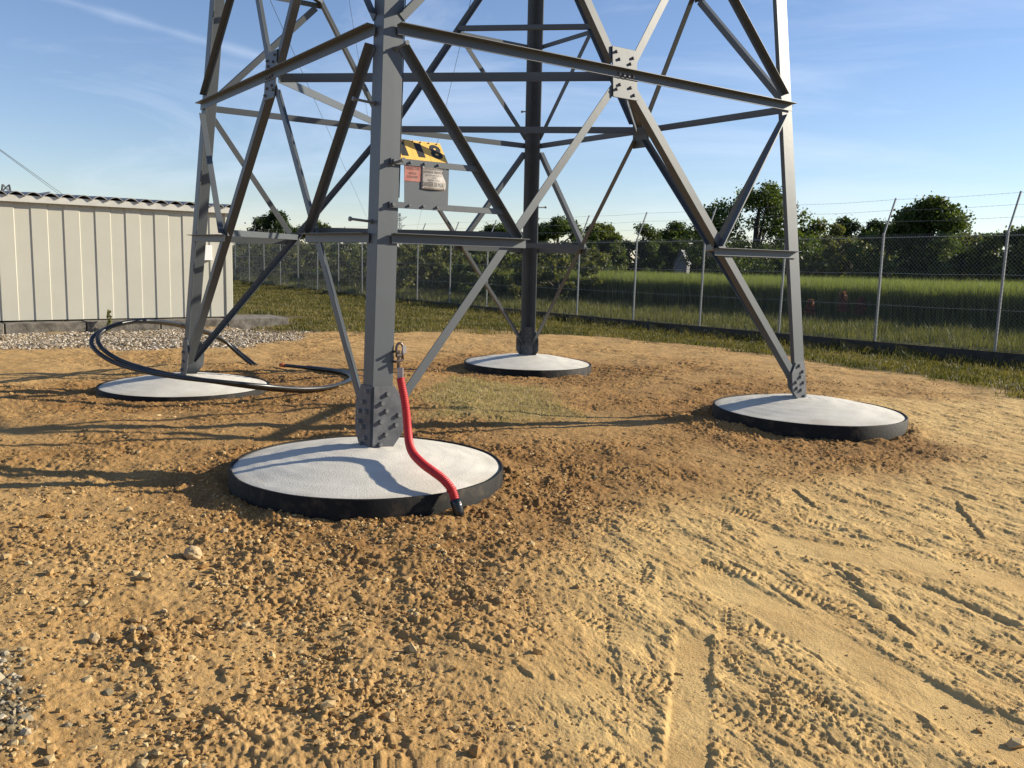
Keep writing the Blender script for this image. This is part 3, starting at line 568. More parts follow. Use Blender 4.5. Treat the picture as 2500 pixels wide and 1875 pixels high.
# ------------------------------------------------------------------ shed
def build_shed():
    P0 = Vector((-7.82, 9.44, 0)); e = Vector((-.655, -.756, 0)).normalized(); nr = Vector((.756, -.655, 0)).normalized(); up = Vector((0, 0, 1)); zs = .10; HT = 2.31; Ln = 7.6; dep = 4.0
    root = empty('shed', (P0.x, P0.y, -.1)); tag(root, 'cream metal clad shed with corrugated roof on a concrete slab', 'shed')
    # square wave cladding on the long wall and the end wall
    w = MB(); prof = []; per = .292; x = 0; hi = True
    prof.append((0, 0.0))
    x = .17
    while x < Ln:
        a, b = (0.0, .017) if hi else (.017, 0.0); prof += [(x, a), (x+.014, b)]; x += per; hi = not hi
    prof.append((Ln, prof[-1][1])); front = [P0+e*s+nr*q for s, q in prof]
    bot = [p+up*zs for p in front]; top = [p+up*(zs+HT) for p in front]; n = len(front)
    w.add(bot+top, [(i, i+1, n+i+1, n+i) for i in range(n-1)])
    w.add([P0+up*zs, P0+up*(zs+HT), P0-nr*dep+up*(zs+HT), P0-nr*dep+up*zs], [(0, 1, 2, 3)])
    w.add([P0+e*Ln+up*zs, P0+e*Ln+up*(zs+HT), P0+e*Ln-nr*dep+up*(zs+HT), P0+e*Ln-nr*dep+up*zs], [(0, 1, 2, 3)]); w.add([P0-nr*dep+up*zs, P0-nr*dep+up*(zs+HT), P0+e*Ln-nr*dep+up*(zs+HT), P0+e*Ln-nr*dep+up*zs], [(0, 1, 2, 3)])
    w.build('wall', M['cream'], root)
    c = MB(); c.box(P0-e*.03-nr*.06+up*(zs+.003), e*.16, nr*.10, up*(HT-.006)); c.build('corner_trim', M['cream'], root, bevel=.01)
    f = MB(); f.box(P0-e*.14+nr*.10+up*(zs+HT-.02), e*(Ln+.3), nr*.025, up*.13); f.box(P0-e*.165-nr*(dep+.1)+up*(zs+HT-.02), e*.025, nr*(dep+.225), up*.13); f.build('fascia', M['fascia'], root, bevel=.004)
    r = []; per = .30; ns = int((Ln+.3)/per*14); nd = 8; V = []; Q = []
    for j in range(nd+1):
        t = j/nd; q = .17-t*(dep+.3); zz = zs+HT+.085+.10*math.sin(min(1, t*1.15)*math.pi*.5)
        for i in range(ns+1):
            s = -.12+i/14*per; V.append(P0+e*s+nr*q+up*(zz+.085*abs(math.sin(math.pi*(i/14)))**.9))
    for j in range(nd):
        for i in range(ns): a = j*(ns+1)+i; Q.append((a, a+1, a+ns+2, a+ns+1))
    ro = link('roof', fast_mesh('roof', [tuple(v) for v in V], Q, False), root, M['roof']); so_ = ro.modifiers.new('thick', 'SOLIDIFY'); so_.thickness = .012
    u_ = MB(); u_.box(P0-e*.139-nr*dep+up*(zs+HT+.002), e*(Ln+.26), nr*(dep+.09), up*.02); u_.build('soffit', M['fascia'], root)
    s = MB(); q0 = P0-e*1.22+nr*.38
    L_ = 1.45; x = 0; k = 0
    while x < Ln+1.2:
        l = min(L_, Ln+1.3-x); s.box(q0+e*(x+.012)+up*(-.30+.004*(k % 3)), e*(l-.024), -nr*1.1, up*.37); x += L_; k += 1
    s.build('plinth', M['concrete'], root, bevel=.012)
    v = MB(); b = P0+e*.45+nr*.018+up*(zs+1.28)
    v.box(b, e*.22, nr*.07, up*.30); v.box(b-e*.02-up*.03+nr*.004, e*.26, nr*.075, up*.03); v.build('vent_box', M['white'], root, bevel=.006)
build_shed()
def weed(x, y, h, label):
    z = float(ground_at([x], [y])[0]); root = empty('weed', (x, y, z)); tag(root, label, 'weed'); s = MB(); s.tube([(x, y, z), (x+.02, y, z+h*.5), (x+.01, y+.02, z+h)], .006, 5, radii=[.008, .006, .003]); s.build('stem', M['weedstem'], root)
    n = int(60*h/.4); t = RNG.random(n)**.8; P = np.stack([x+RNG.normal(0, .035, n)*(1.25-t)+.01, y+RNG.normal(0, .035, n)*(1.25-t), z+.03+t*h], -1); V, Q = leaf_quads(P, RNG.uniform(.04, .10, n)); me = fast_mesh('foliage', V, Q); attr(me, 'tint', np.repeat(RNG.random(n), 4)); link('foliage', me, root, LM[3])
M['weedstem'] = mat('weed_stem', (.09, .085, .03), .8)
weed(-9.22, 7.02, .42, 'tall upright weed growing from the slab before the shed wall'); weed(-10.05, 6.75, .14, 'small weed sprouting at the slab edge left of the tall weed'); weed(-9.6, 6.98, .16, 'little weed on the slab edge close to the tall weed'); weed(-10.6, 5.75, .13, 'low weed at the left end of the shed slab')
# docks gone to red seed in the rough grass
M['dock'] = leafmat('dock_seed', (.13, .055, .035), (.25, .11, .065), .2)
for (x, y, h, lab) in [(6.1, 17.3, .75, 'thin red seeding dock, leftmost beyond the fence beside the right tower leg'), (6.65, 17.63, .72, 'red seeding dock, second from the tower leg beyond the fence'), (7.68, 18.0, .95, 'tallest dark red dock in seed just left of the fence post'), (8.31, 18.4, .8, 'brownish dock in seed just right of the fence post')]:
    x, y = x*.86, y*.86+.6
    z = float(ground_at([x], [y])[0]); root = empty('dock_plant', (x, y, z)); tag(root, lab, 'plant'); s = MB(); s.tube([(x, y, z), (x+.02, y, z+h)], .008, 5); s.build('stem', M['weedstem'], root)
    n = 1100; t = RNG.random(n); P = np.stack([x+RNG.normal(0, .055, n)*(1.1-.6*t), y+RNG.normal(0, .055, n), z+h*(.45+.55*t)], -1); V, Q = leaf_quads(P, RNG.uniform(.03, .085, n)); me = fast_mesh('seed_head', V, Q); attr(me, 'tint', np.repeat(RNG.random(n), 4)); link('seed_head', me, root, M['dock'])
# small grey hut in front of the far hedge
def build_hut():
    x, y = 2.55, 50.5; root = empty('hut', (x, y, 0)); tag(root, 'small grey hut with steep gable seen beyond the crop field', 'hut'); a = Vector((1, -.15, 0)).normalized(); b = Vector((.15, 1, 0)).normalized(); o = Vector((x, y, -.2)); w = MB()
    w.prism([o-a*.42, o+a*.42, o+a*.42+Vector((0, 0, 1.75)), o+Vector((0, 0, 2.55)), o-a*.42+Vector((0, 0, 1.75))], [p+b*1.6 for p in [o-a*.42, o+a*.42, o+a*.42+Vector((0, 0, 1.75)), o+Vector((0, 0, 2.55)), o-a*.42+Vector((0, 0, 1.75))]]); w.build('wall', M['slate'], root)
    r = MB()
    for s in (-1, 1): r.box(o+Vector((0, 0, 2.58))-b*.1, b*1.8, a*s*.50+Vector((0, 0, -.93)), Vector((0, 0, .05)))
    r.build('roof', M['slate'], root)
build_hut()

# ------------------------------------------------------------------ footings
def build_footing(k, label):
    px, py, rz = PADS[k]; root = empty('footing', (px, py, rz-.15)); tag(root, label, 'footing', 'round concrete footings under the tower legs')
    n = 128; nr = 26; V = [(px, py, rz+.126)]; Q = []
    for i in range(1, nr+1):
        r = (PADR-.02)*i/nr; t = i/nr; zz = rz+.126*(1-sstep(0, 1, np.array(t))*.15-.85*t**1.75)+(0.0015*math.sin(i*2.1))
        for j in range(n):
            a = 2*math.pi*j/n; V.append((px+r*math.cos(a), py+r*math.sin(a), float(zz)+.0018*math.sin(a*5+i*.7)))
    T = [(0, 1+j, 1+(j+1) % n) for j in range(n)]; me = bpy.data.meshes.new('dome')
    Q = [(1+(i-1)*n+j, 1+i*n+j, 1+i*n+(j+1) % n, 1+(i-1)*n+(j+1) % n) for i in range(1, nr) for j in range(n)]
    me.from_pydata(V, [], T+Q); me.polygons.foreach_set('use_smooth', [True]*len(T+Q)); me.update(); link('dome', me, root, M['dome']); vv = np.array(V); dd = np.hypot(vv[:, 0]-px, vv[:, 1]-py)/PADR; attr(me, 'dirt', np.clip(sstep(.72, 1.0, dd)*(.35+1.3*fbm(vv[:, 0]+px, vv[:, 1]+py, .35, 4))+.5*fbm(vv[:, 0]*.6, vv[:, 1]+3, .5, 4), 0, 1))
    m = MB(); pr = [(PADR-.022, rz-.05), (PADR-.022, rz+.004), (PADR-.018, rz+.009), (PADR-.004, rz+.009), (PADR, rz+.004), (PADR+.004, rz-.22)]
    N_ = 160; vs = [(px+r*math.cos(2*math.pi*j/N_)*(1+.002*math.sin(j*.5)), py+r*math.sin(2*math.pi*j/N_)*(1+.002*math.sin(j*.5)), z) for (r, z) in pr for j in range(N_)]
    m.add(vs, [(i*N_+j, i*N_+(j+1) % N_, (i+1)*N_+(j+1) % N_, (i+1)*N_+j) for i in range(len(pr)-1) for j in range(N_)]); m.build('casing', M['ring'], root, smooth=True)
build_footing('A', 'nearest round concrete footing with a red conduit running over its edge')
build_footing('B', 'round concrete footing on the left with black cables lying across it')
build_footing('C', 'farthest and smallest round concrete footing under the dark back leg')
build_footing('D', 'clean round concrete footing on the right under the brightly lit leg')

# ------------------------------------------------------------------ lattice tower
LEG = {'A': ((.031, -3.44), (-.037, -2.906)), 'B': ((-3.431, 0.0), (-2.889, -.035)), 'C': ((.003, 3.43), (.054, 2.874)), 'D': ((3.381, .009), (2.804, .051))}
ZH, ZL, ZM, ZU = 3.105, 1.719, 4.347, 5.95
TW = empty('lattice_tower', (0, 0, 0)); tag(TW, 'grey painted lattice steel pylon standing on four round footings', 'pylon')
def leg(k, z):
    (a, b), (c, d) = LEG[k]; t = z/4.8; return Vector((a+(c-a)*t, b+(d-b)*t, z))
def fpt(a, b, u, z): return leg(a, z).lerp(leg(b, z), u)
def fnorm(a, b):
    n = (leg(b, 1)-leg(a, 1)).cross(leg(a, 4)-leg(a, 1)).normalized(); mid = (leg(a, 1)+leg(b, 1))*.5
    return n if n.dot(Vector((mid.x, mid.y, 0))) > 0 else -n
def angle(name, P, Q, n, w1, w2, t, off=0.0, out=1, flip=False, parent=TW, bev=.0015):
    """L section: one flange in the plane (normal n), the other standing out*n from its upper (or lower, flip) edge"""
    a = (Q-P).normalized(); n = (n-a*n.dot(a)).normalized(); u = n.cross(a).normalized()
    if (u.z < 0) != flip: u = -u
    h = u*(w1/2); no = n*out
    def ring(c): c = c+n*off+h; return [c, c-u*w1, c-u*w1+no*t, c-u*t+no*t, c-u*t+no*w2, c+no*w2]
    m = MB(); m.prism(ring(P), ring(Q)); return m.build(name, M['paint'], parent, bevel=bev)
_bolt = None
def bolt(p, n, parent, s=1.0):
    global _bolt
    if _bolt is None:
        m = MB(); hx = [Vector((math.cos(i*math.pi/3), math.sin(i*math.pi/3), 0)) for i in range(6)]
        m.prism([v*.018 for v in hx], [v*.018+Vector((0, 0, .005)) for v in hx]); c = [Vector((math.cos(i*math.pi/6), math.sin(i*math.pi/6), 0)) for i in range(12)]
        m.prism([v*.0145+Vector((0, 0, .0048)) for v in c], [v*.0135+Vector((0, 0, .02)) for v in c]); me = bpy.data.meshes.new('bolt'); me.from_pydata(m.v, [], m.f); me.materials.append(M['bolt']); _bolt = me
    o = bpy.data.objects.new('bolt', _bolt); COL.objects.link(o); o.parent = parent
    o.location = p; o.rotation_euler = n.to_track_quat('Z', 'Y').to_euler(); o.scale = (s, s, s); return o
NB = {'A': ('B', 'D'), 'B': ('A', 'C'), 'C': ('B', 'D'), 'D': ('A', 'C')}
RIM = {k: PADS[k][2]+.12 for k in PADS}
def build_tower():
    up = Vector((0, 0, 1)); wl, tl = .152, .014
    for k in 'ABCD':
        b1, b2 = NB[k]; rings = []
        for z in (RIM[k]-.06, 6.6):
            h = leg(k, z); d1 = (leg(b1, z)-h).normalized(); d2 = (leg(b2, z)-h).normalized()
            rings.append([h, h+d1*wl, h+d1*wl+d2*tl, h+d1*tl+d2*tl, h+d1*tl+d2*wl, h+d2*wl])
        m = MB(); m.prism(*rings); o = m.build('leg', M['paint'], TW, bevel=.002)
    for (a, b) in (('A', 'D'), ('A', 'B'), ('B', 'C'), ('D', 'C')):
        n = fnorm(a, b); e = (leg(b, ZH)-leg(a, ZH)).normalized(); Lf = (leg(b, ZH)-leg(a, ZH)).length
        # horizontal at the waist
        s0 = .095/Lf if a == 'A' else .01; angle('horizontal_beam', fpt(a, b, s0, ZH), fpt(a, b, .995, ZH), n, .068, .066, .007, off=.0125)
        # gusset in the middle of the face
        g = MB(); c = fpt(a, b, .5, ZH+.01); tl_ = (leg(a, 4)-leg(a, 3)+leg(b, 4)-leg(b, 3)).normalized(); gw, gh = .135, .20
        g.box(c-e*gw-tl_*gh, e*2*gw, n*.012, tl_*2*gh); gp = g.build('gusset_plate', M['paint'], TW, bevel=.002)
        if (a, b) != ('B', 'C'):
            for (x, y) in [(-.09, .16), (.09, .135), (-.06, .105), (.06, .085), (-.06, -.095), (.06, -.105), (-.095, -.135), (.095, -.16), (-.075, -.015), (-.025, -.02), (.025, -.02), (.075, -.015)]:
                off = .0122 if abs(y) > .05 else .020; bolt(c+e*x+tl_*y+n*off*(1 if (a, b) != ('D', 'C') else 1), n, gp, .8)
        for (p, q) in ((a, b), (b, a)):
            # main diagonals: half way along the waist down to the leg foot, and up to the next leg node
            big = .078 if p in 'BD' and (a, b) in (('A', 'D'), ('A', 'B')) else .064
            if (a, b) in (('B', 'C'), ('D', 'C')): big = .06
            zf = RIM[p]+.16; angle('diagonal_brace', fpt(p, q, .478, ZH-.09), fpt(p, q, .022, zf), n, big, .075 if big > .07 else .06, .007, off=-.002, out=-1, flip=True)
            angle('diagonal_brace', fpt(p, q, .478, ZH+.10), fpt(p, q, .03, ZU-.1), n, .07, .065, .007, off=-.002, out=-1, flip=True)
            uL = .258; uM = .282
            angle('secondary_brace', fpt(p, q, .03, ZH-.10), fpt(p, q, uL-.006, ZL+.03), n, .062, .06, .006, off=.001, out=1)
            angle('secondary_brace', fpt(p, q, .03, ZH+.09), fpt(p, q, uM-.006, ZM-.03), n, .062, .06, .006, off=.001, out=1)
            u0 = .10/((leg(p, ZL)-leg(q, ZL)).length) if p == 'A' else .012
            angle('horizontal_brace', fpt(p, q, u0, ZL), fpt(p, q, uL+.012, ZL), n, .066, .062, .006, off=.0095, out=1)
            angle('horizontal_brace', fpt(p, q, .02, ZM), fpt(p, q, uM+.01, ZM), n, .055, .055, .006, off=.0095, out=1)
    for k in 'ABCD':
        b1, b2 = NB[k]
        for z, u, w in ((ZL, .262, .062), (ZM, .286, .058)):
            P = fpt(k, b1, u, z); Q = fpt(k, b2, u, z); c = leg(k, z); n = Vector((c.x, c.y, 0)).normalized()
            angle('corner_brace', P+up*.055-n*.02, Q+up*.055-n*.02, n, w, w, .006, off=-.01, out=1, flip=True)
    mids = {'AB': fpt('A', 'B', .5, ZH), 'AD': fpt('A', 'D', .5, ZH), 'BC': fpt('B', 'C', .5, ZH), 'DC': fpt('D', 'C', .5, ZH)}
    for x, y in (('AB', 'AD'), ('AB', 'BC'), ('BC', 'DC'), ('AD', 'DC')):
        P, Q = mids[x], mids[y]; c = (P+Q)*.5; n = Vector((c.x, c.y, 0)).normalized(); i = (Q-P).normalized()
        angle('plan_brace', P+i*.06-n*.03, Q-i*.06-n*.03, n, .075, .07, .007, off=-.012, out=-1 if (x, y) == ('AB', 'AD') else 1)
    # foot plates with bolts
    for k in 'ABCD':
        for q in NB[k]:
            a, b = (k, q); n = fnorm(k, q); z0 = RIM[k]-.04; h0 = leg(k, z0); tl_ = (leg(k, 2)-leg(k, 1)).normalized(); e = (leg(q, z0)-h0).normalized()
            out = [(.004, 0.0), (.135, 0.0), (.235, .13), (.235, .335), (.158, .455), (.004, .455)]
            if k in 'CD': out = [(x*.93, y*.86) for x, y in out]
            A = [h0+e*x+tl_*y+n*.0008 for x, y in out]; m = MB(); m.prism(A, [p+n*.0125 for p in A]); pl = m.build('base_plate', M['paint_old'], TW, bevel=.002)
            bl = {'AD': [(.105, .40), (.065, .34), (.10, .285), (.06, .215), (.175, .185), (.195, .25), (.10, .125), (.06, .06)], 'AB': [(.05, .42), (.10, .34), (.06, .28), (.155, .27), (.15, .20), (.10, .17), (.06, .10), (.11, .05)],
                  'DA': [(.10, .36), (.05, .30), (.09, .25), (.05, .19), (.165, .20), (.155, .14), (.09, .12), (.05, .055)], 'DC': [], 'BA': [(.06, .30), (.1, .2), (.06, .1)], 'CB': [], 'CD': [], 'BC': []}[k+q]
            for x, y in bl: bolt(h0+e*x+tl_*y+n*.0125, n, pl, 1.05)
        h = leg(k, RIM[k]-.02); d1 = (leg(NB[k][0], 1)-leg(k, 1)).normalized(); d2 = (leg(NB[k][1], 1)-leg(k, 1)).normalized()
        m = MB(); m.box(h-d1*.02-d2*.02-up*.05, d1*.175, d2*.175, up*.052); m.build('base_shoe', M['ring'], TW, bevel=.003)
        if k == 'C':    # inner cleat seen on the dark leg, with its bolts
            nin = -Vector((leg(k, 1).x, leg(k, 1).y, 0)).normalized(); e = (leg('D', 1)-leg('B', 1)).normalized(); c = leg('C', RIM['C'])
            pl = MB(); b0 = c+nin*.11-e*.075; pl.box(b0, e*.15, nin*.008, up*.40); pl = pl.build('inner_plate', M['paint_old'], TW)
            for i in range(6): bolt(c+nin*.118+e*(.03 if i % 2 else -.02)+up*(.05+.055*i), nin, pl, .95)
    # step bolts
    def step(k, q, z, fl=1):
        n = fnorm(k, q); e = (leg(q, z)-leg(k, z)).normalized(); p = leg(k, z)+e*.095; m = MB(); m.tube([p-n*.02, p+n*.15], .009, 8); m.tube([p+n*.15, p+n*.165], .016, 8); m.tube([p, p+n*.014], .017, 6); m.build('step_bolt', M['bolt'], TW)
    for z in (2.62, 1.83): step('A', 'B', z)
    for z in (2.98, 2.22): step('A', 'D', z)
    for z in (4.62, 3.98, 2.3): step('C', 'D', z)
    for z in (3.55, 1.95): step('C', 'B', z)
    # end bolts of the braces on the near faces
    for (a, b) in (('A', 'D'), ('A', 'B')):
        n = fnorm(a, b)
        for (p, q) in ((a, b), (b, a)):
            sb = None
    # two flat bars and a backing sheet that carry the signs
    n = fnorm('A', 'D'); e = (leg('D', 2)-leg('A', 2)).normalized(); t = (leg('A', 3)-leg('A', 2)).normalized()
    for z, l in ((2.235, .76), (1.945, 1.0)):
        p = leg('A', z)+e*.075; m = MB(); m.box(p-t*.021+n*.014, e*(l-.03), n*.006, t*.042); m.box(p-t*.021+n*.0006, e*.05, n*.0133, t*.042); br = m.build('sign_bar', M['paint'], TW, bevel=.001)
        for x in (.025, .15, .26, .37): bolt(p+e*x+n*.020, n, br, .62 if x > .05 else .9)
    z0 = leg('A', 1.925)+e*.192; m = MB(); A = [z0+e*x+t*y+n*.0125 for x, y in ((0, 0), (.345, 0), (.345, .325), (-.012, .325))]; 
    m.prism([p-n*.003 for p in A], A); m.build('backing_plate', M['paint'], TW)
    return n, e, t
SN, SE, ST = build_tower()

# ------------------------------------------------------------------ signs
def text(name, body, o, ex, ey, n, size, width, material, parent, bold=.0, depth=.0012):
    c = bpy.data.curves.new('lettering', 'FONT'); c.body = body; c.size = 1; c.extrude = 0; c.offset = bold; c.resolution_u = 3; c.align_x = 'CENTER'
    to = bpy.data.objects.new('lettering_src', c); COL.objects.link(to); bpy.context.view_layer.update(); me = bpy.data.meshes.new_from_object(to.evaluated_get(bpy.context.evaluated_depsgraph_get()))
    bpy.data.objects.remove(to); bpy.data.curves.remove(c)
    co = np.empty(len(me.vertices)*3, np.float32); me.vertices.foreach_get('co', co); co = co.reshape(-1, 3); mn, mx = co.min(0), co.max(0)
    xs = (co[:, 0]-(mn[0]+mx[0])/2)/(mx[0]-mn[0])*width; ys = (co[:, 1]-mn[1])/(mx[1]-mn[1])*size
    P = np.array(o)[None]+xs[:, None]*np.array(ex)[None]+ys[:, None]*np.array(ey)[None]+np.array(n)[None]*depth
    me.vertices.foreach_set('co', P.astype(np.float32).ravel()); me.update(); me.name = name; return link(name, me, parent, material)
def build_signs():
    n, e, t = SN, SE, ST; up = Vector((0, 0, 1))
    o = leg('A', 2.262)+e*.148-n*.018; tilt = (-n*.60+up*.80).normalized(); pn = (n*.80+up*.60).normalized(); Wp, Hp = .132, .185
    root = empty('number_sign', o); tag(root, 'yellow plates reading 118 tilted back on a grey bar by the near tower leg', 'number sign')
    for i, ch in enumerate('118'):
        p = o+e*(i*Wp); m = MB(); m.box(p+e*.001, e*(Wp-.002), pn*.003, tilt*Hp); pl = m.build('plate', M['yellow'], root)
        text('digit', ch, p+e*Wp*.5+tilt*Hp*.16, e, tilt, pn, Hp*.72, Wp*(.42 if ch == '1' else .72), M['black'], pl, bold=.045, depth=.0038)
        for s in (.25, .75): bolt(p+e*Wp*s+tilt*Hp*.93+pn*.003, pn, pl, .35)
    # small faded red sign
    o = leg('A', 2.225)+e*.183; z = -.115; root = empty('red_sign', o); tag(root, 'small faded red warning sign screwed to the grey sheet left of the pale one', 'warning sign')
    m = MB(); p = o+t*z+n*.0128; m.box(p, e*.124, n*.002, t*.115); m.build('panel', M['signred'], root)
    for s, wd, y, hh in (('INTERDICTION', .104, .078, .020), ('ABSOLUE', .062, .048, .013), ("D'ESCALADER", .084, .023, .015)): text('lettering', s, p+e*.062+t*y, e, t, n, hh, wd, M['black'], root, depth=.0032)
    # pale bent danger sign, standing off the sheet
    o = leg('A', 2.225)+e*.315; root = empty('danger_sign', o); tag(root, 'pale buckled enamel danger sign standing off the grey sheet under the number', 'warning sign')
    Wd, Hd = .198, .163; p = o-t*.163
    def bend(x, y): return .017+.010*math.sin(math.pi*min(1, max(0, x/Wd)))*(1-y/Hd*.6)-.006*(x/Wd)+.002*math.sin(y*40)
    V = []; Q = []; nx, ny = 14, 10
    for j in range(ny+1):
        for i in range(nx+1):
            x, y = Wd*i/nx, Hd*j/ny; V.append(p+e*x+t*y+n*bend(x, y))
    for j in range(ny):
        for i in range(nx): a = j*(nx+1)+i; Q.append((a, a+1, a+nx+2, a+nx+1))
    pl = link('panel', fast_mesh('panel', [tuple(v) for v in V], Q, True), root, M['signgrey']); s = pl.modifiers.new('thick', 'SOLIDIFY'); s.thickness = .002
    for s_, wd, y, hh in (('ELECTRICITE DE FRANCE', .150, .137, .012), ('DEFENSE ABSOLUE', .160, .113, .016), ('DE TOUCHER AUX FILS', .130, .093, .011), ('MEME', .036, .077, .010), ('TOMBES A TERRE', .105, .060, .010), ('DANGER DE MORT', .186, .022, .030)):
        ob = text('lettering', s_, p+e*Wd*.5+t*y, e, t, n, hh, wd, M['black'], root, depth=0)
        co = np.empty(len(ob.data.vertices)*3, np.float32); ob.data.vertices.foreach_get('co', co); co = co.reshape(-1, 3); rel = co-np.array(p)
        for i in range(len(co)):
            r = Vector(rel[i]); x, y_ = r.dot(e), r.dot(t); co[i] = np.array(Vector(co[i])+n*(bend(x, y_)+.0016))
        ob.data.vertices.foreach_set('co', co.ravel()); ob.data.update()
    m = MB()
    for x, y in ((.012, .012), (.186, .012), (.012, .15), (.186, .15)): q = p+e*x+t*y; m.tube([q+n*.012, q+n*(bend(x, y)+.004)], .005, 8)
    m.build('screws', M['lug'], root)
build_signs()

# ------------------------------------------------------------------ red conduit and clamp at the near leg
def build_conduit():
    pts = [(.222, -3.385, .80), (.236, -3.395, .745), (.258, -3.41, .67), (.283, -3.44, .575), (.312, -3.50, .48), (.355, -3.60, .405), (.42, -3.72, .368), (.52, -3.85, .342), (.60, -3.915, .318), (.675, -3.955, .285), (.735, -3.985, .235), (.765, -4.0, .17)]
    root = empty('conduit', pts[0]); tag(root, 'red corrugated conduit clamped to the near leg and bending over the footing', 'conduit'); P = spline(pts, 26); n = len(P)
    d = np.concatenate([[0], np.cumsum(np.linalg.norm(np.diff(P, axis=0), axis=1))]); L = d[-1]; N_ = int(L/.0028); s = np.linspace(0, L, N_); PP = np.stack([np.interp(s, d, P[:, i]) for i in range(3)], -1)
    m = MB(); m.tube(PP, .03, 18, radii=[.0262+.0024*math.sin(2*math.pi*v/.0125) for v in s]); m.build('corrugated_tube', M['red'], root, smooth=True)
    c0, c1 = Vector(PP[-30]), Vector(PP[-1]); ax = (c1-c0).normalized(); m = MB(); m.tube([c1-ax*.075, c1-ax*.072, c1-ax*.068], .0315, 18); m.build('joint_ring', M['red'], root, smooth=True)
    m = MB(); q = [c1-ax*.008, c1+ax*.02, c1+ax*.05+Vector((0, 0, -.01)), c1+ax*.08+Vector((0, 0, -.05))]; m.tube(q, .03, 14, radii=[.033, .034, .0325, .031]); m.build('taped_end', M['tape'], root, smooth=True)
    # cable inside, lug and clamp on the leg edge
    e = SE; up = Vector((0, 0, 1)); top = Vector(pts[0]); m = MB(); m.box(top+Vector((-.022, -.006, -.005)), Vector((.042, 0, 0)), Vector((0, .012, 0)), Vector((0, 0, .075))); m.build('lug', M['lug'], root, bevel=.004)
    m = MB(); b = leg('A', .93)+e*.142; 
    m.box(b-SN*.02-up*.05, e*.02, SN*.075, up*.016); m.box(b-SN*.02+up*.02, e*.02, SN*.075, up*.016); m.box(b-SN*.02-up*.05+e*.0, e*.016, SN*.014, up*.086)
    m.tube([b+e*.035+SN*.025-up*.10, b+e*.035+SN*.025+up*.035], .012, 10); m.tube([b+e*.012+SN*.03, b+e*.05+SN*.03], .014, 8); m.tube([b+e*.02+SN*.03-up*.035, b+e*.065+SN*.03-up*.035], .010, 8)
    m.build('clamp', M['steel'], root, bevel=.002)
    m = MB(); c = b+e*.055+up*.045; hook = [c+e*(.026*math.cos(a))+up*(.038*math.sin(a)) for a in np.linspace(-.5, math.pi+.6, 14)]; m.tube(hook, .009, 8); m.tube([hook[0], hook[0]-up*.06], .010, 8); m.tube([hook[-1], hook[-1]-up*.03], .009, 8); m.build('hook', M['steel'], root, smooth=True)
    m = MB(); m.box(c+e*.012-up*.035+SN*.008, e*.030, SN*.012, up*.055); m.build('shackle', M['lug'], root, bevel=.003)
build_conduit()

# ------------------------------------------------------------------ black cable loop
def build_cable():
    pts = [(-3.55, 2.10, .03), (-3.63, 2.14, .06), (-3.81, 2.16, .18), (-4.0, 2.07, .36), (-4.06, 1.67, .52), (-3.98, .98, .66), (-3.92, .3, .755), (-3.97, -.03, .775), (-4.04, -.30, .74), (-4.06, -.55, .66), (-3.95, -.70, .55), (-3.66, -.80, .43), (-3.22, -.91, .36), (-2.77, -.98, .325), (-2.4, -.92, .29), (-2.13, -.64, .22), (-1.96, -.16, .13), (-1.82, .28, .09), (-1.78, .83, .085), (-1.87, 1.32, .08), (-2.14, 1.70, .08), (-2.49, 1.88, .08), (-3.1, 2.02, .085)]
    root = empty('cable_loop', (-3.6, 2.1, .05)); tag(root, 'pair of stiff black cables coiled in a big open loop over the left footing', 'cable')
    P = spline(pts, 10)
    for s in (0, 1):
        n = len(P); T = np.gradient(P, axis=0); T /= np.linalg.norm(T, axis=1)[:, None]; side = np.cross(T, [0, 0, 1]); side /= np.linalg.norm(side, axis=1)[:, None]
        t = np.linspace(0, 1, n)[:, None]; gap = (.025+.035*np.sin(np.pi*np.clip((t-.05)/.45, 0, 1))**2)*(1 if s else -1); lift = .025*np.sin(9*t+1)*(1 if s else -1)*np.sin(np.pi*t)
        Q = P+side*gap+np.array([0, 0, 1.])*lift*.8
        if s: Q[-8:] = Q[-8:]; Q = Q[:-6]
        m = MB(); m.tube(Q, .0235, 12); c = m.build('cable', M['cable'], root, smooth=True)
        d = Vector(Q[-1]-Q[-2]).normalized(); e = Vector(Q[-1]); m = MB(); m.tube([e-d*.02, e+d*.06], .026, 12); m.build('end_cap', M['orange'], c, smooth=True)
build_cable()

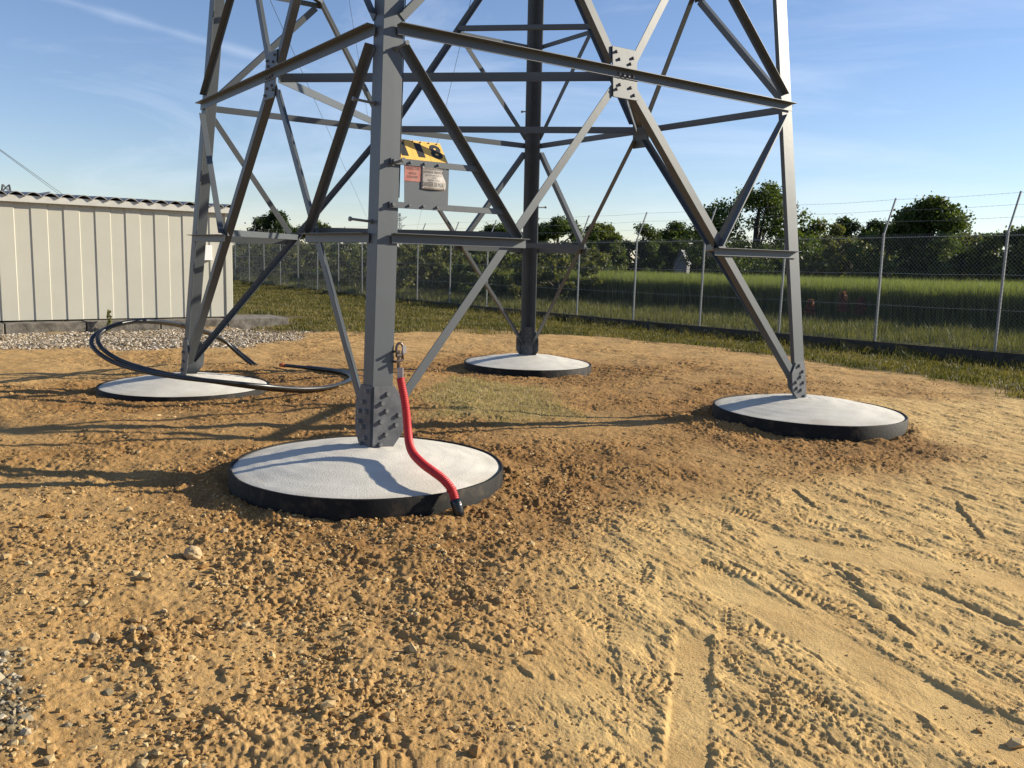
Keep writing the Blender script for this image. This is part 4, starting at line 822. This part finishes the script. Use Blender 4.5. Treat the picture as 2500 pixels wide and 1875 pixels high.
# ------------------------------------------------------------------ far pylons and wires
def far_pylon(name, label, x, y, z0, top, armw, arms, wbase, rot):
    root = empty(name, (x, y, z0)); tag(root, label, 'pylon'); m = MB(); ca, sa = math.cos(rot), math.sin(rot); r = max(.04, wbase*.02)
    def P(u, v, z): return Vector((x+u*ca-v*sa, y+u*sa+v*ca, z))
    lv = np.linspace(z0, top, 11); wd = [wbase*(1-.8*(i/10)**.8)/2 for i in range(11)]
    for i in range(10):
        for (s, q) in ((1, 1), (1, -1), (-1, 1), (-1, -1)): m.tube([P(s*wd[i], q*wd[i], lv[i]), P(s*wd[i+1], q*wd[i+1], lv[i+1])], r, 4)
        for q in (1, -1):
            for s in (1, -1): m.tube([P(s*wd[i], q*wd[i], lv[i]), P(-s*wd[i+1], q*wd[i+1], lv[i+1])], r*.7, 4); m.tube([P(q*wd[i], s*wd[i], lv[i]), P(q*wd[i+1], -s*wd[i+1], lv[i+1])], r*.7, 4)
    m.build('mast', M['farsteel'], root)
    for za, w in arms:
        a = MB()
        for s in (1, -1):
            tip = P(s*w/2, 0, za+.10*w)
            for q in (1, -1): a.tube([P(s*.3, q*.35, za), tip], r*.8, 4); a.tube([P(s*.3, q*.35, za-.12*w), tip], r*.8, 4)
            for f in (.3, .5, .7, .85): c = P(s*.3, 0, za).lerp(tip, f); d = P(s*.3, 0, za-.12*w).lerp(tip, f); a.tube([c, d], r*.7, 4)
        a.build('cross_arm', M['farsteel'], root)
far_pylon('pylon', 'wide armed pylon whose top just shows over the shed roof', -66.2, 72.2, -.2, 7.5, 8.5, [(6.2, 8.2)], 3.0, .85)
far_pylon('pylon', 'tiny distant lattice pylon seen beside the near tower leg', -121.5, 380, -.2, 20.0, 9, [(17.6, 11), (14.0, 9)], 3.4, 1.2)
def ray(px, py):
    d = np.array(F)+np.array(Rv)*(px-1250)/2123.17-np.array(Uv)*(py-937.5)/2123.17; return d
WIRES = [((-41.9, 54.5, 25.3), (-141.9, 371.9, 11.2), 'overhead wire, leftmost of those rising behind the near tower leg', .03),
         None]
def wire(a, b, r, label, sag=0.0):
    P = [np.array(a)*(1-t)+np.array(b)*t-np.array([0, 0, 4*sag*t*(1-t)]) for t in np.linspace(0, 1, 14)]; m = MB(); m.tube(P, r, 5); o = m.build('power_line', M['line'], None); tag(o, label, 'power line', 'overhead power lines')
def build_wires():
    for (p, ta, q, tb, lab, r) in [((393, -600), 42, (935, 620), 390, 'dark overhead line slanting down from the top left to the near leg', .025), ((756, -600), 42, (955, 640), 390, 'thin overhead line steeply descending just left of the near leg', .018), ((1290, -600), 42, (990, 680), 390, 'overhead line crossing behind the signs right of the near leg', .022),
                                   ((-260, 175), 30, (260, 560), 70, 'lower overhead line sloping down over the shed roof at the left edge', .012), ((-160, 250), 30, (300, 580), 70, 'upper overhead line sloping down over the shed roof at the left edge', .012)]:
        wire(CAM+ray(*p)*ta, CAM+ray(*q)*tb, r, lab)
    # down lead clipped beside the near leg
    a = leg('A', 6.5)+SE*.165-SN*.02; b = leg('A', 2.0)+SE*.165-SN*.02; m = MB(); m.tube([a, (a+b)/2+SE*.004, b], .004, 6); m.build('earth_wire', M['line'], TW)
build_wires()
